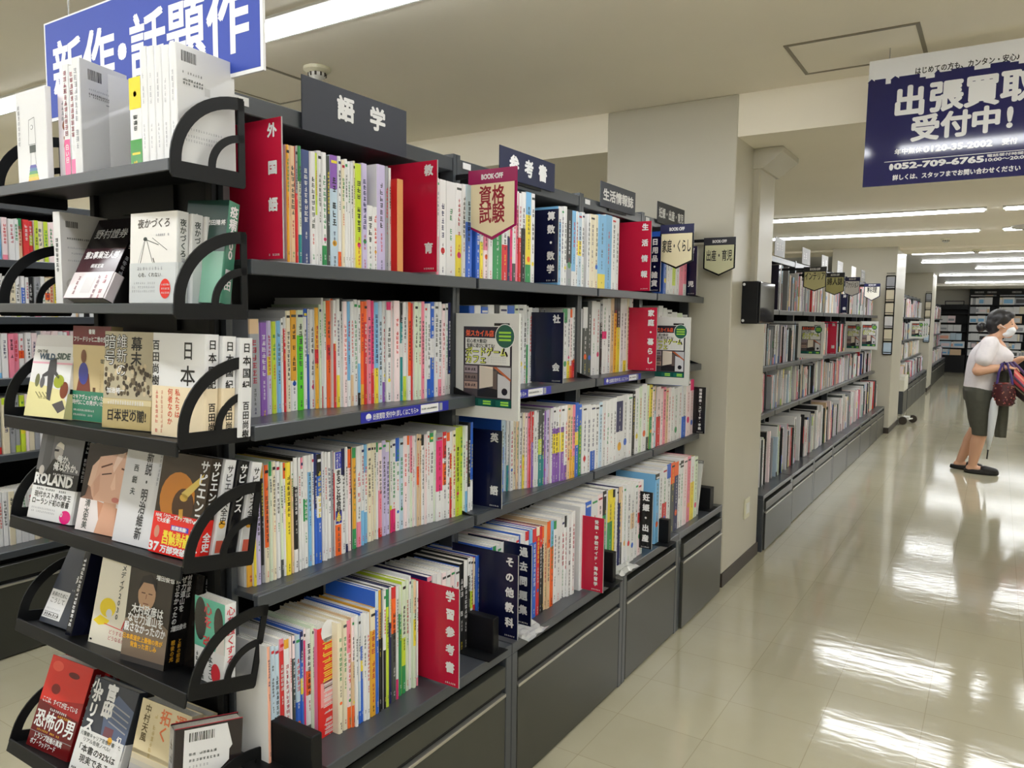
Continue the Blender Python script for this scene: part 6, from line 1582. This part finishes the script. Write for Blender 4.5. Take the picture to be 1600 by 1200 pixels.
mb = MB(); mb.tube([V(.135+.0*cos(0), .183, 1.033), V(.150, .183, 1.036)], .036, 16, lin((70, 44, 110))); mb.build('wrist_band', person)

# what hangs from her arm
t = empty('handbag', (PX, PY, 0)); tag(t, 'small dark red patterned handbag with purple handles on the forearm of the person', 'handbag')
mb = MB()
mb.loft([[V(.16+a*.085*cos(2*pi*i/24), .21+a*.055*sin(2*pi*i/24), z) for i in range(24)] for z, a in ((.68, .80), (.70, .98), (.76, 1.08), (.82, 1.08), (.88, .98), (.895, .90))])
mb.c = [lin((74, 30, 34))]*len(mb.c)
mb.smooth = True
mb.build('bag_body', t)
mb = MB(); rr = random.Random(4)
for i in range(60):
    a = rr.uniform(pi*.02, pi*.98); z = rr.uniform(.70, .87)
    mb.ell(V(.16+.092*cos(a), .21+.060*sin(a), z), (.005, .007, .007), 6, 4, lin(rr.choice(((150, 60, 60), (40, 20, 26), (170, 110, 90), (96, 40, 60)))))
mb.build('flower_pattern', t)
mb = MB(); mb.tube([V(.08, .21, .885), V(.16, .265, .89), V(.245, .21, .885)], .010, 8, lin((120, 50, 46))); mb.build('trim', t)
for dv in (-.02, .03):
    mb = MB(); mb.tube([V(.10, .21+dv, .88), V(.105, .205+dv, .97), V(.13, .20+dv*.4, 1.07), V(.165, .2+dv*.4, 1.075), V(.20, .205+dv, .98), V(.22, .21+dv, .88)], .011, 8, lin((64, 46, 112))); mb.build('handle', t)
t = empty('tote_bag', (PX, PY, 0)); tag(t, 'large striped red, purple and dark cloth bag hanging beside the person', 'tote bag')
mb = MB()
n, m = 30, 22
cols = [lin(q) for q in ((196, 60, 54), (206, 120, 96), (176, 40, 46), (72, 30, 70), (46, 30, 40), (150, 40, 50), (40, 34, 36), (120, 116, 96), (44, 30, 34), (34, 26, 30), (60, 30, 40))]
rings = []
for i in range(n+1):
    q = i/n
    a = (.225+.45*q, 1.035-.50*q)
    c = (.225+.47*q, .80-.40*q if q < .3 else .68-.24*sin((q-.3)/.7*pi/2))
    rg = []
    for j in range(2*m):
        th = pi*j/m
        p = (1-cos(th))/2
        bulge = (.012+.07*sin(pi*min(p, 1))*(.35+.65*sin(pi*q)))*sin(th)
        rg.append(V(a[0]+(c[0]-a[0])*p, .205+bulge, a[1]+(c[1]-a[1])*p))
    rings.append(rg)
mb.loft(rings)
for fi in range(n*2*m):
    p = (1-cos(pi*((fi % (2*m))+.5)/m))/2
    mb.c[fi] = cols[min(10, int(p*11))]
mb.build('bag_body', t)
mb = MB(); mb.tube([V(.23, .205, 1.03), V(.185, .2, 1.085), V(.215, .195, 1.085), V(.31, .19, .98), V(.46, .2, .86), V(.64, .205, .56)], .012, 8, lin((84, 60, 110))); mb.build('strap', t)
t = empty('umbrella', (PX, PY, 0)); tag(t, 'folded white umbrella hanging down in front of the trousers of the person', 'umbrella')
mb = MB(); mb.tube([V(.10, .215, .80), V(.092, .215, .72), V(.085, .215, .60), V(.075, .215, .40), V(.065, .215, .26)], [.012, .034, .036, .026, .010], 14, lin((214, 218, 222))); mb.smooth = True; mb.build('canopy', t)
mb = MB(); mb.tube([V(.065, .215, .27), V(.060, .215, .17)], .006, 8, mat='black'); mb.build('tip', t)
mb = MB(); mb.tube([V(.10, .215, .79), V(.108, .21, .95), V(.118, .2, 1.06), V(.145, .195, 1.083), V(.165, .195, 1.05)], .008, 8, mat='black'); mb.build('crook_handle', t)
t = empty('jacket', (PX, PY, 0)); tag(t, 'dark olive jacket draped beside the bags of the person', 'jacket')
mb = MB()
mb.loft([[V(.155+a*cos(2*pi*i/20), .13+.03*sin(2*pi*i/20)+.006*sin(5*2*pi*i/20), z) for i in range(20)] for z, a in ((.375, .045), (.40, .048), (.60, .052), (.80, .05), (.98, .035), (1.02, .02))])
mb.mats = ['pants']; mb.smooth = True
mb.build('cloth', t)
t = empty('book', (PX, PY, 0)); tag(t, 'bright red book in the reaching hand of the person', 'book', 'book held by the person')
mb = MB(); mb.box((.06, -.50, 1.00), (.08, -.365, 1.15), lin((196, 30, 44))); mb.box((.0625, -.498, 1.002), (.0775, -.37, 1.1502), mat='pages'); mb.build('book_block', t)
